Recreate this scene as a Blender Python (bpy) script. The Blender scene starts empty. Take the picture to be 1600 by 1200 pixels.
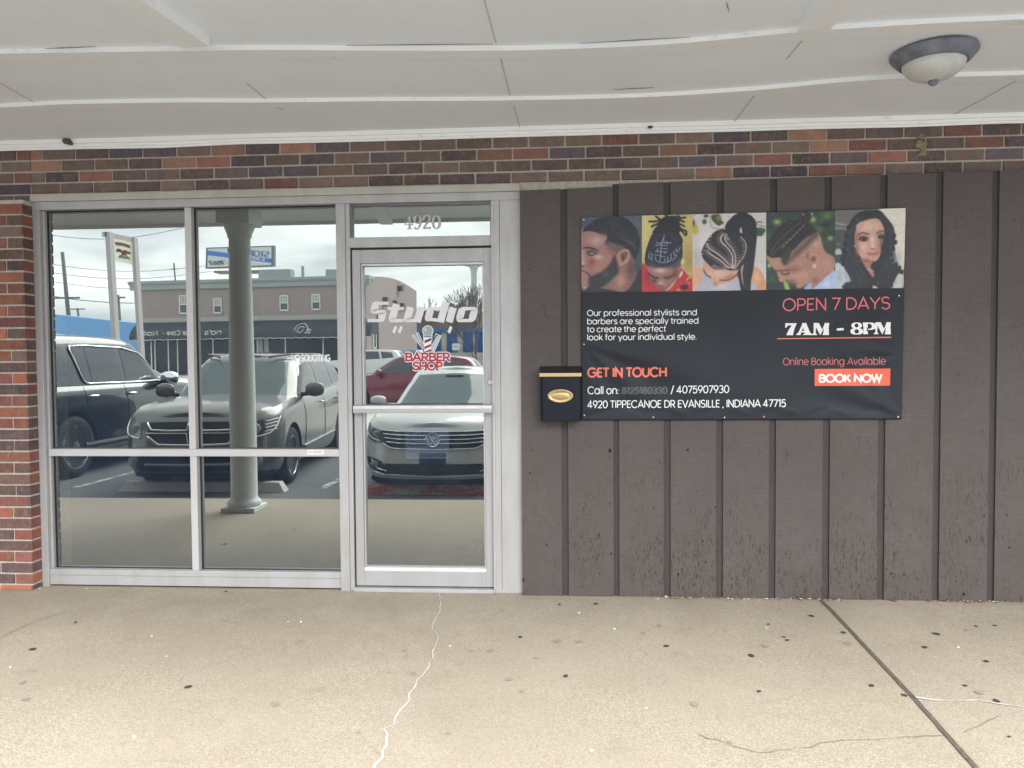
import bpy, bmesh, math, random
import numpy as np
from mathutils import Vector, Matrix
from math import sin, cos, pi, radians, sqrt, hypot
C = bpy.context.scene.collection
SC = bpy.context.scene
# ------------------------------------------------------------------ camera, sky, sun, exposure
EYE = Vector((0.0, -4.7, 1.442)); YAW, PITCH, ROLL, FOC = radians(3.9794), radians(1.9257), radians(-0.4146), 1208.0
cam = bpy.data.cameras.new('camera'); cam_ob = bpy.data.objects.new('camera', cam); C.objects.link(cam_ob)
_w = Vector((-sin(YAW)*cos(PITCH), cos(YAW)*cos(PITCH), -sin(PITCH))); _r = Vector((cos(YAW), sin(YAW), 0)); _u = _r.cross(_w)
RT = cos(ROLL)*_r + sin(ROLL)*_u; UP = -sin(ROLL)*_r + cos(ROLL)*_u
cam_ob.matrix_world = Matrix(((RT.x, UP.x, -_w.x, EYE.x), (RT.y, UP.y, -_w.y, EYE.y), (RT.z, UP.z, -_w.z, EYE.z), (0, 0, 0, 1)))
cam.sensor_width = 36.0; cam.lens = 36.0*FOC/1600.0; cam.clip_end = 2000; cam.clip_start = 0.05
SC.camera = cam_ob
def ray(px, py): return RT*(px-800.0) + UP*(600.0-py) + _w*FOC
def at(px, py, y=0.0):                 # point of the photograph on a plane parallel to the wall
    d = ray(px, py); t = (y-EYE.y)/d.y
    return EYE + d*t
def atz(px, py, z=0.0):                # ... on a level plane
    d = ray(px, py); t = (z-EYE.z)/d.z
    return EYE + d*t
def refl(px, py, y):                   # a mirrored point seen in the panes, y metres in front of the wall
    p = at(px, py, y+.087); return Vector((p.x, -y, p.z))

SUN_EL, SUN_AZ = radians(43), radians(24)
SUN_DIR = Vector((sin(SUN_AZ)*cos(SUN_EL), -cos(SUN_AZ)*cos(SUN_EL), sin(SUN_EL)))
world = bpy.data.worlds.new('World'); SC.world = world; world.use_nodes = True
nt = world.node_tree; N = nt.nodes; K = nt.links
bg = N['Background']; bg.inputs[1].default_value = 0.125
sky = N.new('ShaderNodeTexSky'); sky.sky_type = 'NISHITA'; sky.sun_disc = False; sky.sun_elevation = SUN_EL; sky.sun_rotation = pi - SUN_AZ
tc = N.new('ShaderNodeTexCoord'); sep = N.new('ShaderNodeSeparateXYZ'); K.new(tc.outputs['Generated'], sep.inputs[0])
def wmath(op, a, b):
    n = N.new('ShaderNodeMath'); n.operation = op
    for i, v in enumerate((a, b)):
        if isinstance(v, (int, float)): n.inputs[i].default_value = v
        else: K.new(v, n.inputs[i])
    return n.outputs[0]
zc = wmath('ADD', wmath('MAXIMUM', sep.outputs[2], 0.0), 0.22)
cx = wmath('DIVIDE', sep.outputs[0], zc); cy = wmath('DIVIDE', sep.outputs[1], zc)
comb = N.new('ShaderNodeCombineXYZ'); K.new(cx, comb.inputs[0]); K.new(cy, comb.inputs[1])
n1 = N.new('ShaderNodeTexNoise'); n1.inputs['Scale'].default_value = 1.5; n1.inputs['Detail'].default_value = 7; n1.inputs['Roughness'].default_value = 0.56
n1.inputs['Distortion'].default_value = 0.5
K.new(comb.outputs[0], n1.inputs['Vector'])
cr = N.new('ShaderNodeValToRGB'); cr.color_ramp.elements[0].position = 0.33; cr.color_ramp.elements[0].color = (4.0, 4.4, 4.8, 1)
cr.color_ramp.elements[1].position = 0.66; cr.color_ramp.elements[1].color = (8.4, 8.5, 8.65, 1)
K.new(n1.outputs[0], cr.inputs[0])
mx = N.new('ShaderNodeMixRGB'); mx.inputs[0].default_value = 0.93; K.new(sky.outputs[0], mx.inputs[1]); K.new(cr.outputs[0], mx.inputs[2]); K.new(mx.outputs[0], bg.inputs[0])
sl = bpy.data.lights.new('sun', 'SUN'); sl.energy = 2.1; sl.angle = radians(48); sl.color = (1.0, 0.99, 0.985)
so = bpy.data.objects.new('sun', sl); C.objects.link(so); so.rotation_euler = (-SUN_DIR).to_track_quat('-Z', 'Y').to_euler()
SC.view_settings.view_transform = 'Standard'; SC.view_settings.look = 'None'; SC.view_settings.gamma = 1.0
SC.view_settings.exposure = 1.75
SC.cycles.max_bounces = 10; SC.cycles.diffuse_bounces = 5; SC.cycles.glossy_bounces = 5; SC.cycles.transparent_max_bounces = 8
SC.cycles.caustics_reflective = False; SC.cycles.caustics_refractive = False

# ------------------------------------------------------------------ materials
def lin(c): return tuple(((x/255.0)/12.92 if x/255.0 <= 0.04045 else ((x/255.0+0.055)/1.055)**2.4) for x in c)
MAT = {}
class NB:
    def __init__(s, m): s.nt = m.node_tree; s.N = s.nt.nodes; s.K = s.nt.links; s.p = s.N.get('Principled BSDF')
    def tex(s, scale=(1, 1, 1), coord='Object'):
        t = s.N.new('ShaderNodeTexCoord'); mp = s.N.new('ShaderNodeMapping'); mp.inputs['Scale'].default_value = scale
        s.K.new(t.outputs[coord], mp.inputs[0]); return mp.outputs[0]
    def noise(s, vec, scale, detail=4, rough=0.55, dist=0.0):
        n = s.N.new('ShaderNodeTexNoise'); n.inputs['Scale'].default_value = scale; n.inputs['Detail'].default_value = detail
        n.inputs['Roughness'].default_value = rough; n.inputs['Distortion'].default_value = dist
        if vec is not None: s.K.new(vec, n.inputs['Vector'])
        return n.outputs[0]
    def voro(s, vec, scale, feat='F1'):
        n = s.N.new('ShaderNodeTexVoronoi'); n.feature = feat; n.inputs['Scale'].default_value = scale; s.K.new(vec, n.inputs['Vector']); return n.outputs['Distance']
    def ramp(s, f, a, b, lo=0.0, hi=1.0):
        n = s.N.new('ShaderNodeMapRange'); n.inputs[1].default_value = a; n.inputs[2].default_value = b; n.inputs[3].default_value = lo; n.inputs[4].default_value = hi
        s.K.new(f, n.inputs[0]); return n.outputs[0]
    def mix(s, f, a, b, mode='MIX'):
        n = s.N.new('ShaderNodeMixRGB'); n.blend_type = mode
        for i, v in enumerate((f, a, b)):
            if isinstance(v, (int, float)): n.inputs[i].default_value = v
            elif isinstance(v, tuple): n.inputs[i].default_value = (*v[:3], 1)
            else: s.K.new(v, n.inputs[i])
        return n.outputs[0]
    def math(s, op, a, b=0.0):
        n = s.N.new('ShaderNodeMath'); n.operation = op
        for i, v in enumerate((a, b)):
            if isinstance(v, (int, float)): n.inputs[i].default_value = v
            else: s.K.new(v, n.inputs[i])
        return n.outputs[0]
    def attr(s, name):
        n = s.N.new('ShaderNodeAttribute'); n.attribute_name = name; return n.outputs[0]
    def col(s, c): s.K.new(c, s.p.inputs['Base Color'])
    def rough(s, c): s.K.new(c, s.p.inputs['Roughness'])
    def bump(s, h, strength=0.3, dist=0.01):
        b = s.N.new('ShaderNodeBump'); b.inputs['Strength'].default_value = strength; b.inputs['Distance'].default_value = dist
        s.K.new(h, b.inputs['Height']); s.K.new(b.outputs[0], s.p.inputs['Normal'])
def mat(name, c=(0.5, 0.5, 0.5), r=0.5, metal=0.0, ior=None, coat=0.0, vary=0.0, vs=6.0, spec=None):
    if name in MAT: return MAT[name]
    m = bpy.data.materials.new(name); m.use_nodes = True; b = NB(m); p = b.p
    p.inputs['Base Color'].default_value = (*c[:3], 1); p.inputs['Roughness'].default_value = r; p.inputs['Metallic'].default_value = metal
    if ior: p.inputs['IOR'].default_value = ior
    if coat: p.inputs['Coat Weight'].default_value = coat; p.inputs['Coat Roughness'].default_value = 0.03
    if spec is not None: p.inputs['Specular IOR Level'].default_value = spec
    if vary:
        f = b.noise(b.tex(), vs, 5, 0.6); f2 = b.ramp(f, 0.3, 0.7)
        b.col(b.mix(f2, tuple(x*(1-vary) for x in c[:3]), tuple(min(1, x*(1+vary*0.7)) for x in c[:3])))
    MAT[name] = m; return m

# ------------------------------------------------------------------ mesh helpers
class MB:
    def __init__(s): s.v = []; s.f = []; s.m = []; s.c = []; s.mats = []
    def mi(s, m):
        if m not in s.mats: s.mats.append(m)
        return s.mats.index(m)
    def face(s, pts, m, col=None):
        b = len(s.v); s.v.extend(Vector(p) for p in pts); s.f.append(tuple(range(b, b+len(pts)))); s.m.append(s.mi(m)); s.c.append(col)
    def box(s, x0, x1, y0, y1, z0, z1, m, col=None):
        b = len(s.v)
        s.v.extend(Vector(p) for p in ((x0,y0,z0),(x1,y0,z0),(x1,y1,z0),(x0,y1,z0),(x0,y0,z1),(x1,y0,z1),(x1,y1,z1),(x0,y1,z1)))
        for q in ((0,3,2,1),(4,5,6,7),(0,1,5,4),(1,2,6,5),(2,3,7,6),(3,0,4,7)):
            s.f.append(tuple(b+i for i in q)); s.m.append(s.mi(m)); s.c.append(col)
    def prism(s, poly, d, m, col=None):              # polygon (list of 3-D points) pushed along the vector d
        n = len(poly); d = Vector(d); b = len(s.v); a = [Vector(p) for p in poly]
        s.v.extend(a); s.v.extend(p+d for p in a); k = s.mi(m)
        s.f.append(tuple(range(b, b+n))); s.f.append(tuple(range(b+2*n-1, b+n-1, -1))); s.m += [k, k]; s.c += [col, col]
        for i in range(n):
            j = (i+1) % n; s.f.append((b+i, b+n+i, b+n+j, b+j)); s.m.append(k); s.c.append(col)
    def grid(s, rows, m, flip=False, close=False):
        b = len(s.v); nr, nc = len(rows), len(rows[0]); k = s.mi(m)
        for r in rows: s.v.extend(Vector(p) for p in r)
        for i in range(nr-1):
            for j in range(nc if close else nc-1):
                j2 = (j+1) % nc; q = (b+i*nc+j, b+i*nc+j2, b+(i+1)*nc+j2, b+(i+1)*nc+j)
                s.f.append(q[::-1] if flip else q); s.m.append(k); s.c.append(None)
        return b
    def tube(s, pts, rad, m, n=8, cap=True):
        pts = [Vector(p) for p in pts]; R = rad if isinstance(rad, (list, tuple)) else [rad]*len(pts); rows = []
        ref = Vector((0, 0, 1)); t0 = (pts[-1]-pts[0])
        if t0.length < 1e-9: t0 = Vector((0, 0, 1))
        if abs(t0.normalized().dot(ref)) > 0.9: ref = Vector((1, 0, 0))
        for i, p in enumerate(pts):
            t = (pts[min(i+1, len(pts)-1)]-pts[max(i-1, 0)]); t = t.normalized() if t.length > 1e-9 else t0.normalized()
            a = t.cross(ref); a = a.normalized() if a.length > 1e-6 else Vector((1, 0, 0)); c = t.cross(a)
            rows.append([p + (a*cos(2*pi*k/n) + c*sin(2*pi*k/n))*R[i] for k in range(n)])
        b = s.grid(rows, m, close=True)
        if cap:
            k = s.mi(m); s.f.append(tuple(b+i for i in range(n))[::-1]); s.f.append(tuple(b+(len(rows)-1)*n+i for i in range(n))); s.m += [k, k]; s.c += [None, None]
    def lathe(s, prof, o, m, n=32, axis='z', capit=True):   # prof = [(radius, height)]
        o = Vector(o); rows = []
        for r, h in prof:
            row = []
            for k in range(n):
                a = 2*pi*k/n; e = (r*cos(a), r*sin(a), h)
                if axis == 'x': e = (h, r*cos(a), r*sin(a))
                if axis == 'y': e = (r*cos(a), h, r*sin(a))
                row.append(o+Vector(e))
            rows.append(row)
        b = s.grid(rows, m, close=True); k = s.mi(m)
        if capit:
            s.f.append(tuple(b+i for i in range(n))[::-1]); s.f.append(tuple(b+(len(rows)-1)*n+i for i in range(n))); s.m += [k, k]; s.c += [None, None]
    def build(s, name, parent=None, smooth=False, bevel=0.0, fix=True, auto=None):
        me = bpy.data.meshes.new(name); off = base_of(parent) if parent is not None else Vector()
        me.from_pydata([p-off for p in s.v], [], s.f)
        for mm in s.mats: me.materials.append(mm)
        me.polygons.foreach_set('material_index', s.m)
        if any(c is not None for c in s.c):
            ca = me.color_attributes.new('col', 'FLOAT_COLOR', 'CORNER'); arr = np.ones((len(me.loops), 4), np.float32)
            for p, c in zip(me.polygons, s.c):
                if c is not None: arr[p.loop_start:p.loop_start+p.loop_total, :3] = c
            ca.data.foreach_set('color', arr.ravel())
        if fix:
            bm = bmesh.new(); bm.from_mesh(me); bmesh.ops.recalc_face_normals(bm, faces=bm.faces); bm.to_mesh(me); bm.free()
        if smooth: me.polygons.foreach_set('use_smooth', [True]*len(me.polygons))
        me.update(); o = bpy.data.objects.new(name, me); C.objects.link(o)
        if parent is not None: o.parent = parent
        if smooth and auto: me.set_sharp_from_angle(angle=radians(auto))
        if bevel:
            bv = o.modifiers.new('bevel', 'BEVEL'); bv.width = bevel; bv.segments = 2; bv.limit_method = 'ANGLE'; bv.angle_limit = radians(40)
        return o
def base_of(o):
    r = o
    while r.parent is not None: r = r.parent
    return r.location.copy() if not r.get('_local') else Vector()
def tag(o, label=None, cat=None, group=None, kind=None):
    for k, v in (('label', label), ('category', cat), ('group', group), ('kind', kind)):
        if v: o[k] = v
    return o
def thing(name, label, cat, loc=(0, 0, 0), rz=0.0, group=None, local=False):
    o = bpy.data.objects.new(name, None); C.objects.link(o); o.location = loc; o.rotation_euler = (0, 0, rz); o.empty_display_size = 0.1
    if local: o['_local'] = 1
    return tag(o, label, cat, group)
def copy_tree(o, parent=None):
    c = o.copy(); C.objects.link(c)
    if parent is not None: c.parent = parent
    for ch in list(o.children): copy_tree(ch, c)
    return c
def catmull(pts, n=6, closed=False):
    P = [np.array(p, float) for p in pts]; L = len(P); out = []
    for i in range(L if closed else L-1):
        if closed: a, b, c, d = P[i-1], P[i], P[(i+1) % L], P[(i+2) % L]
        else: a, b, c, d = P[max(i-1, 0)], P[i], P[i+1], P[min(i+2, L-1)]
        for k in range(n):
            t = k/n; out.append(0.5*((2*b)+(c-a)*t+(2*a-5*b+4*c-d)*t*t+(3*b-a-3*c+d)*t**3))
    if not closed: out.append(P[-1])
    return out
def interp(tab, x):
    return float(np.interp(x, [a for a, _ in tab], [b for _, b in tab]))
def sinterp(tab, x):                       # smooth version
    xs = [a for a, _ in tab]
    if x <= xs[0]: return tab[0][1]
    if x >= xs[-1]: return tab[-1][1]
    i = max(k for k in range(len(xs)-1) if xs[k] <= x); t = (x-xs[i])/(xs[i+1]-xs[i])
    y = [b for _, b in tab]; y0, y1 = y[i], y[i+1]; h = xs[i+1]-xs[i]
    m0 = (y1-y[i-1])/(xs[i+1]-xs[i-1]) if i > 0 else (y1-y0)/h
    m1 = (y[i+2]-y0)/(xs[i+2]-xs[i]) if i+2 < len(xs) else (y1-y0)/h
    return (2*t**3-3*t*t+1)*y0+(t**3-2*t*t+t)*h*m0+(-2*t**3+3*t*t)*y1+(t**3-t*t)*h*m1
# ------------------------------------------------------------------ lettering drawn as ribbons
def AR(cx, cy, rx, ry, a0, a1, n=14): return [(cx+rx*cos(radians(a0+(a1-a0)*i/n)), cy+ry*sin(radians(a0+(a1-a0)*i/n))) for i in range(n+1)]
def glyphs():
    g = {}; X = 0.75; o = lambda cx, r=0.33: AR(cx, X/2, r, X/2, 0, 360, 22)
    g[' '] = (0.34, []); g['.'] = (0.22, [[(0.11, -0.03), (0.11, 0.09)]]); g[','] = (0.22, [[(0.13, 0.07), (0.06, -0.16)]])
    g[':'] = (0.22, [[(0.11, 0.0), (0.11, 0.12)], [(0.11, 0.5), (0.11, 0.62)]]); g['/'] = (0.5, [[(0.05, -0.12), (0.42, 1.08)]]); g['-'] = (0.5, [[(0.08, 0.4), (0.42, 0.4)]])
    g['a'] = (0.88, [o(0.41), [(0.74, 0), (0.74, X)]]); g['b'] = (0.88, [o(0.45), [(0.12, 0), (0.12, 1.06)]]); g['d'] = (0.88, [o(0.41), [(0.74, 0), (0.74, 1.06)]])
    g['c'] = (0.76, [AR(0.41, X/2, 0.33, X/2, 45, 315, 18)]); g['e'] = (0.82, [[(0.09, X/2), (0.73, X/2)]+AR(0.41, X/2, 0.33, X/2, 4, 318, 20)])
    g['f'] = (0.46, [[(0.2, 0), (0.2, 0.86)]+AR(0.38, 0.86, 0.18, 0.2, 180, 90, 6), [(0.03, X-.03), (0.4, X-.03)]])
    g['g'] = (0.88, [o(0.41), [(0.74, X), (0.74, 0.02)]+AR(0.42, 0.0, 0.32, 0.3, 0, -150, 10)])
    g['h'] = (0.8, [[(0.12, 0), (0.12, 1.06)], AR(0.4, 0.45, 0.28, 0.3, 180, 0, 10)+[(0.68, 0)]]); g['n'] = (0.8, [[(0.12, 0), (0.12, X)], AR(0.4, 0.45, 0.28, 0.3, 180, 0, 10)+[(0.68, 0)]])
    g['i'] = (0.26, [[(0.13, 0), (0.13, X)], [(0.13, 0.92), (0.13, 1.03)]]); g['l'] = (0.26, [[(0.13, 0), (0.13, 1.06)]])
    g['k'] = (0.68, [[(0.12, 0), (0.12, 1.06)], [(0.12, 0.3), (0.58, X)], [(0.28, 0.44), (0.62, 0)]]); g['o'] = (0.84, [o(0.42)])
    g['p'] = (0.88, [o(0.45), [(0.12, -0.3), (0.12, X)]]); g['r'] = (0.5, [[(0.12, 0), (0.12, X)], AR(0.42, 0.42, 0.3, 0.31, 175, 85, 8)])
    g['s'] = (0.66, [AR(0.33, 0.56, 0.23, 0.18, 25, 265, 12)+AR(0.33, 0.185, 0.24, 0.185, 85, -160, 12)])
    g['t'] = (0.48, [[(0.2, 0.98), (0.2, 0.2)]+AR(0.36, 0.19, 0.16, 0.18, 180, 275, 6), [(0.03, X-.03), (0.42, X-.03)]])
    g['u'] = (0.8, [[(0.12, X), (0.12, 0.3)]+AR(0.4, 0.3, 0.28, 0.3, 180, 360, 10), [(0.68, 0), (0.68, X)]])
    g['v'] = (0.74, [[(0.06, X), (0.37, 0), (0.68, X)]]); g['y'] = (0.74, [[(0.06, X), (0.37, 0.02)], [(0.68, X), (0.26, -0.3)]])
    g['A'] = (0.92, [[(0.05, 0), (0.46, 1), (0.87, 0)], [(0.2, 0.3), (0.72, 0.3)]])
    g['B'] = (0.8, [[(0.12, 0), (0.12, 1)], [(0.12, 0.98), (0.42, 0.98)]+AR(0.42, 0.755, 0.25, 0.225, 90, -90, 10)+[(0.12, 0.53)], [(0.42, 0.53)]+AR(0.44, 0.275, 0.28, 0.255, 90, -90, 10)+[(0.12, 0.02)]])
    g['C'] = (1.0, [AR(0.53, 0.5, 0.46, 0.5, 42, 318, 22)]); g['D'] = (0.92, [[(0.12, 0), (0.12, 1)], [(0.12, 0.98), (0.38, 0.98)]+AR(0.38, 0.5, 0.46, 0.48, 90, -90, 16)+[(0.12, 0.02)]])
    g['E'] = (0.68, [[(0.12, 0), (0.12, 1)], [(0.12, 0.97), (0.6, 0.97)], [(0.12, 0.52), (0.55, 0.52)], [(0.12, 0.03), (0.6, 0.03)]])
    g['G'] = (1.06, [AR(0.53, 0.5, 0.46, 0.5, 42, 358, 24)+[(0.58, 0.48)]]); g['H'] = (0.9, [[(0.12, 0), (0.12, 1)], [(0.78, 0), (0.78, 1)], [(0.12, 0.52), (0.78, 0.52)]])
    g['I'] = (0.27, [[(0.135, 0), (0.135, 1)]]); g['K'] = (0.8, [[(0.12, 0), (0.12, 1)], [(0.12, 0.36), (0.7, 1)], [(0.32, 0.58), (0.74, 0)]]); g['L'] = (0.6, [[(0.12, 1), (0.12, 0)], [(0.12, 0.03), (0.56, 0.03)]])
    g['M'] = (1.06, [[(0.12, 0), (0.12, 1), (0.53, 0.25), (0.94, 1), (0.94, 0)]]); g['N'] = (0.92, [[(0.12, 0), (0.12, 1), (0.8, 0), (0.8, 1)]])
    g['O'] = (1.08, [AR(0.54, 0.5, 0.46, 0.5, 0, 360, 28)]); g['P'] = (0.76, [[(0.12, 0), (0.12, 1)], [(0.12, 0.98), (0.42, 0.98)]+AR(0.42, 0.71, 0.27, 0.27, 90, -90, 10)+[(0.12, 0.44)]])
    g['R'] = (0.8, g['P'][1]+[[(0.4, 0.44), (0.7, 0)]]); g['S'] = (0.76, [AR(0.38, 0.745, 0.27, 0.245, 28, 268, 14)+AR(0.38, 0.26, 0.29, 0.26, 86, -155, 14)])
    g['T'] = (0.74, [[(0.37, 0), (0.37, 1)], [(0.04, 0.97), (0.7, 0.97)]]); g['U'] = (0.9, [[(0.12, 1), (0.12, 0.34)]+AR(0.45, 0.34, 0.33, 0.34, 180, 360, 14)+[(0.78, 1)]])
    g['V'] = (0.92, [[(0.06, 1), (0.46, 0), (0.86, 1)]]); g['W'] = (1.32, [[(0.05, 1), (0.36, 0), (0.66, 0.96), (0.96, 0), (1.27, 1)]]); g['X'] = (0.84, [[(0.06, 1), (0.78, 0)], [(0.78, 1), (0.06, 0)]]); g['Y'] = (0.86, [[(0.05, 1), (0.43, 0.45), (0.81, 1)], [(0.43, 0.45), (0.43, 0)]])
    g['0'] = (0.8, [AR(0.4, 0.5, 0.31, 0.5, 0, 360, 24)]); g['1'] = (0.46, [[(0.05, 0.86), (0.3, 1), (0.3, 0)]]); g['2'] = (0.74, [AR(0.36, 0.71, 0.28, 0.28, 165, -35, 12)+[(0.1, 0.03), (0.66, 0.03)]])
    g['3'] = (0.74, [AR(0.35, 0.75, 0.26, 0.24, 150, -90, 12), AR(0.35, 0.26, 0.29, 0.26, 90, -155, 14)]); g['4'] = (0.8, [[(0.74, 0.25), (0.06, 0.25), (0.5, 1), (0.5, 0)]])
    g['5'] = (0.74, [[(0.62, 0.97), (0.18, 0.97), (0.12, 0.5)]+AR(0.34, 0.32, 0.3, 0.32, 115, -150, 14)]); g['6'] = (0.76, [AR(0.38, 0.32, 0.29, 0.32, 0, 360, 20), [(0.1, 0.4), (0.46, 1)]])
    g['7'] = (0.7, [[(0.05, 0.97), (0.64, 0.97), (0.24, 0)]]); g['8'] = (0.76, [AR(0.38, 0.755, 0.24, 0.235, 0, 360, 18), AR(0.38, 0.265, 0.3, 0.265, 0, 360, 20)]); g['9'] = (0.76, [AR(0.38, 0.68, 0.29, 0.32, 0, 360, 20), [(0.66, 0.6), (0.3, 0)]])
    g["'"] = (0.2, [[(0.1, 1), (0.07, 0.75)]])
    return g
GLY = glyphs()
def ribbon(pts, w):                     # w: number or f(direction) -> width ; returns left/right 2-D rails
    P = [np.array(p, float) for p in pts]; Q = [P[0]]
    for p in P[1:]:
        if np.hypot(*(p-Q[-1])) > 1e-6: Q.append(p)
    P = Q; n = len(P); closed = n > 3 and np.hypot(*(P[0]-P[-1])) < 1e-4
    if n < 2: return [], []
    D = [(P[i+1]-P[i])/np.hypot(*(P[i+1]-P[i])) for i in range(n-1)]; l, r = [], []
    for i in range(n):
        if closed and i in (0, n-1): a, b = D[-1], D[0]
        else: a, b = D[max(i-1, 0)], D[min(i, n-2)]
        t = a+b; t = t/np.hypot(*t) if np.hypot(*t) > 0.2 else b; nn = np.array([-t[1], t[0]])
        ww = w(t) if callable(w) else w; k = min(1.0/max(0.35, abs(nn[0]*-b[1]+nn[1]*b[0])), 2.2)
        l.append(P[i]+nn*ww/2*k); r.append(P[i]-nn*ww/2*k)
    return l, r
def text_strokes(s, x0, x1, base, cap, shear=0.0, gl=GLY, fit=True, track=0.0):
    adv = sum(gl.get(c, gl[' '])[0]+track for c in s); k = (x1-x0)/adv if fit else cap; x = x0; out = []
    for c in s:
        a, st = gl.get(c, gl[' '])
        for q in st: out.append([(x+p[0]*k+shear*p[1]*cap, base+p[1]*cap) for p in q])
        x += (a+track)*k
    return out
def fine_(st, step=.012):
    o = [st[0]]
    for a, b in zip(st[:-1], st[1:]):
        n = max(1, int(hypot(b[0]-a[0], b[1]-a[1])/step)); o += [(a[0]+(b[0]-a[0])*k/n, a[1]+(b[1]-a[1])*k/n) for k in range(1, n+1)]
    return o
def lay(mb, strokes, w, f, m, lift=0.00012, sub_=False):    # f(x, z, raise) -> 3-D point
    for i, st in enumerate(strokes):
        h = (i % 5)*lift; l, r = ribbon(fine_(st) if sub_ else st, w)
        if l: mb.grid([[f(p[0], p[1], h) for p in l], [f(p[0], p[1], h) for p in r]], m)
def poly(mb, pts, f, m, h=0.0): mb.face([f(p[0], p[1], h) for p in pts], m)
# ------------------------------------------------------------------ surfaces of the shop front
def m_concrete():
    m = mat('sidewalk_concrete', (.45, .39, .3), .85); b = NB(m); v = b.tex()
    def cell(scale):
        n = b.N.new('ShaderNodeTexVoronoi'); n.inputs['Scale'].default_value = scale; b.K.new(v, n.inputs['Vector']); s = b.N.new('ShaderNodeSeparateColor'); b.K.new(n.outputs['Color'], s.inputs[0]); return s.outputs[0]
    big = b.ramp(b.noise(v, .8, 6, .62, .5), .3, .7); mid = b.ramp(b.noise(v, 5, 7, .7, .6), .35, .7); g1, g2 = cell(230), cell(480)
    c = b.mix(big, (.295, .250, .187), (.372, .322, .247)); c = b.mix(b.math('MULTIPLY', mid, .35), c, (.41, .36, .28))
    worn = b.ramp(b.noise(v, 1.3, 5, .6), .40, .62)                      # where the cement skin has worn off, more aggregate shows
    c = b.mix(b.math('MULTIPLY', b.ramp(g1, .62, 1.0), b.ramp(worn, 0, 1, .35, .75)), c, (.56, .50, .39)); c = b.mix(b.math('MULTIPLY', b.ramp(g1, .30, .0), b.ramp(worn, 0, 1, .35, .80)), c, (.20, .165, .115))
    c = b.mix(b.math('MULTIPLY', b.ramp(g2, .72, 1.0), .45), c, (.54, .48, .385)); c = b.mix(b.math('MULTIPLY', b.ramp(g2, .14, .0), .65), c, (.10, .085, .065))
    sep = b.N.new('ShaderNodeSeparateXYZ'); b.K.new(v, sep.inputs[0]); near = b.ramp(sep.outputs[1], -1.3, -.05); dirt = b.math('MULTIPLY', b.ramp(b.noise(v, 2.1, 6, .65, .6), .38, .68), b.ramp(near, 0, 1, .25, 1))
    c = b.mix(b.math('MULTIPLY', dirt, .34), c, (.215, .175, .125)); st = b.ramp(b.noise(v, 6.5, 4, .6, .8), .62, .72); c = b.mix(b.math('MULTIPLY', st, .30), c, (.20, .165, .12))
    b.col(c); b.bump(g1, .30, .002); return m
def m_brick():
    m = mat('brick_face', (.2, .1, .08), .85); b = NB(m); v = b.tex(); a = b.attr('col')
    str_ = b.ramp(b.noise(b.tex((1.3, 1.3, .22)), 70, 5, .7), .38, .70); big = b.ramp(b.noise(v, 11, 5, .65, .8), .36, .66); blo = b.ramp(b.noise(v, 24, 4, .7, .5), .52, .66)
    c = b.mix(b.math('MULTIPLY', big, .6), a, b.mix(1.0, a, (.42, .40, .46), 'MULTIPLY')); c = b.mix(b.math('MULTIPLY', blo, .6), c, (.225, .125, .085)); c = b.mix(b.math('MULTIPLY', str_, .30), c, (.26, .185, .15))
    pit = b.ramp(b.noise(v, 130, 3, .7), .36, .28); c = b.mix(b.math('MULTIPLY', pit, .6), c, (.03, .025, .025)); dust = b.ramp(b.noise(v, 48, 5, .75), .60, .72); c = b.mix(b.math('MULTIPLY', dust, .5), c, (.40, .36, .32))
    b.col(c); b.bump(b.math('ADD', b.noise(v, 120, 4, .7), b.math('MULTIPLY', b.noise(v, 22, 3, .6), .8)), .6, .005); return m
def m_mortar():
    m = mat('mortar', (.36, .31, .26), .95); b = NB(m); v = b.tex(); n = b.ramp(b.noise(v, 30, 5, .7), .3, .7)
    b.col(b.mix(n, (.38, .345, .30), (.58, .53, .465))); b.bump(b.noise(v, 140, 3, .7), .5, .004); return m
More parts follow.
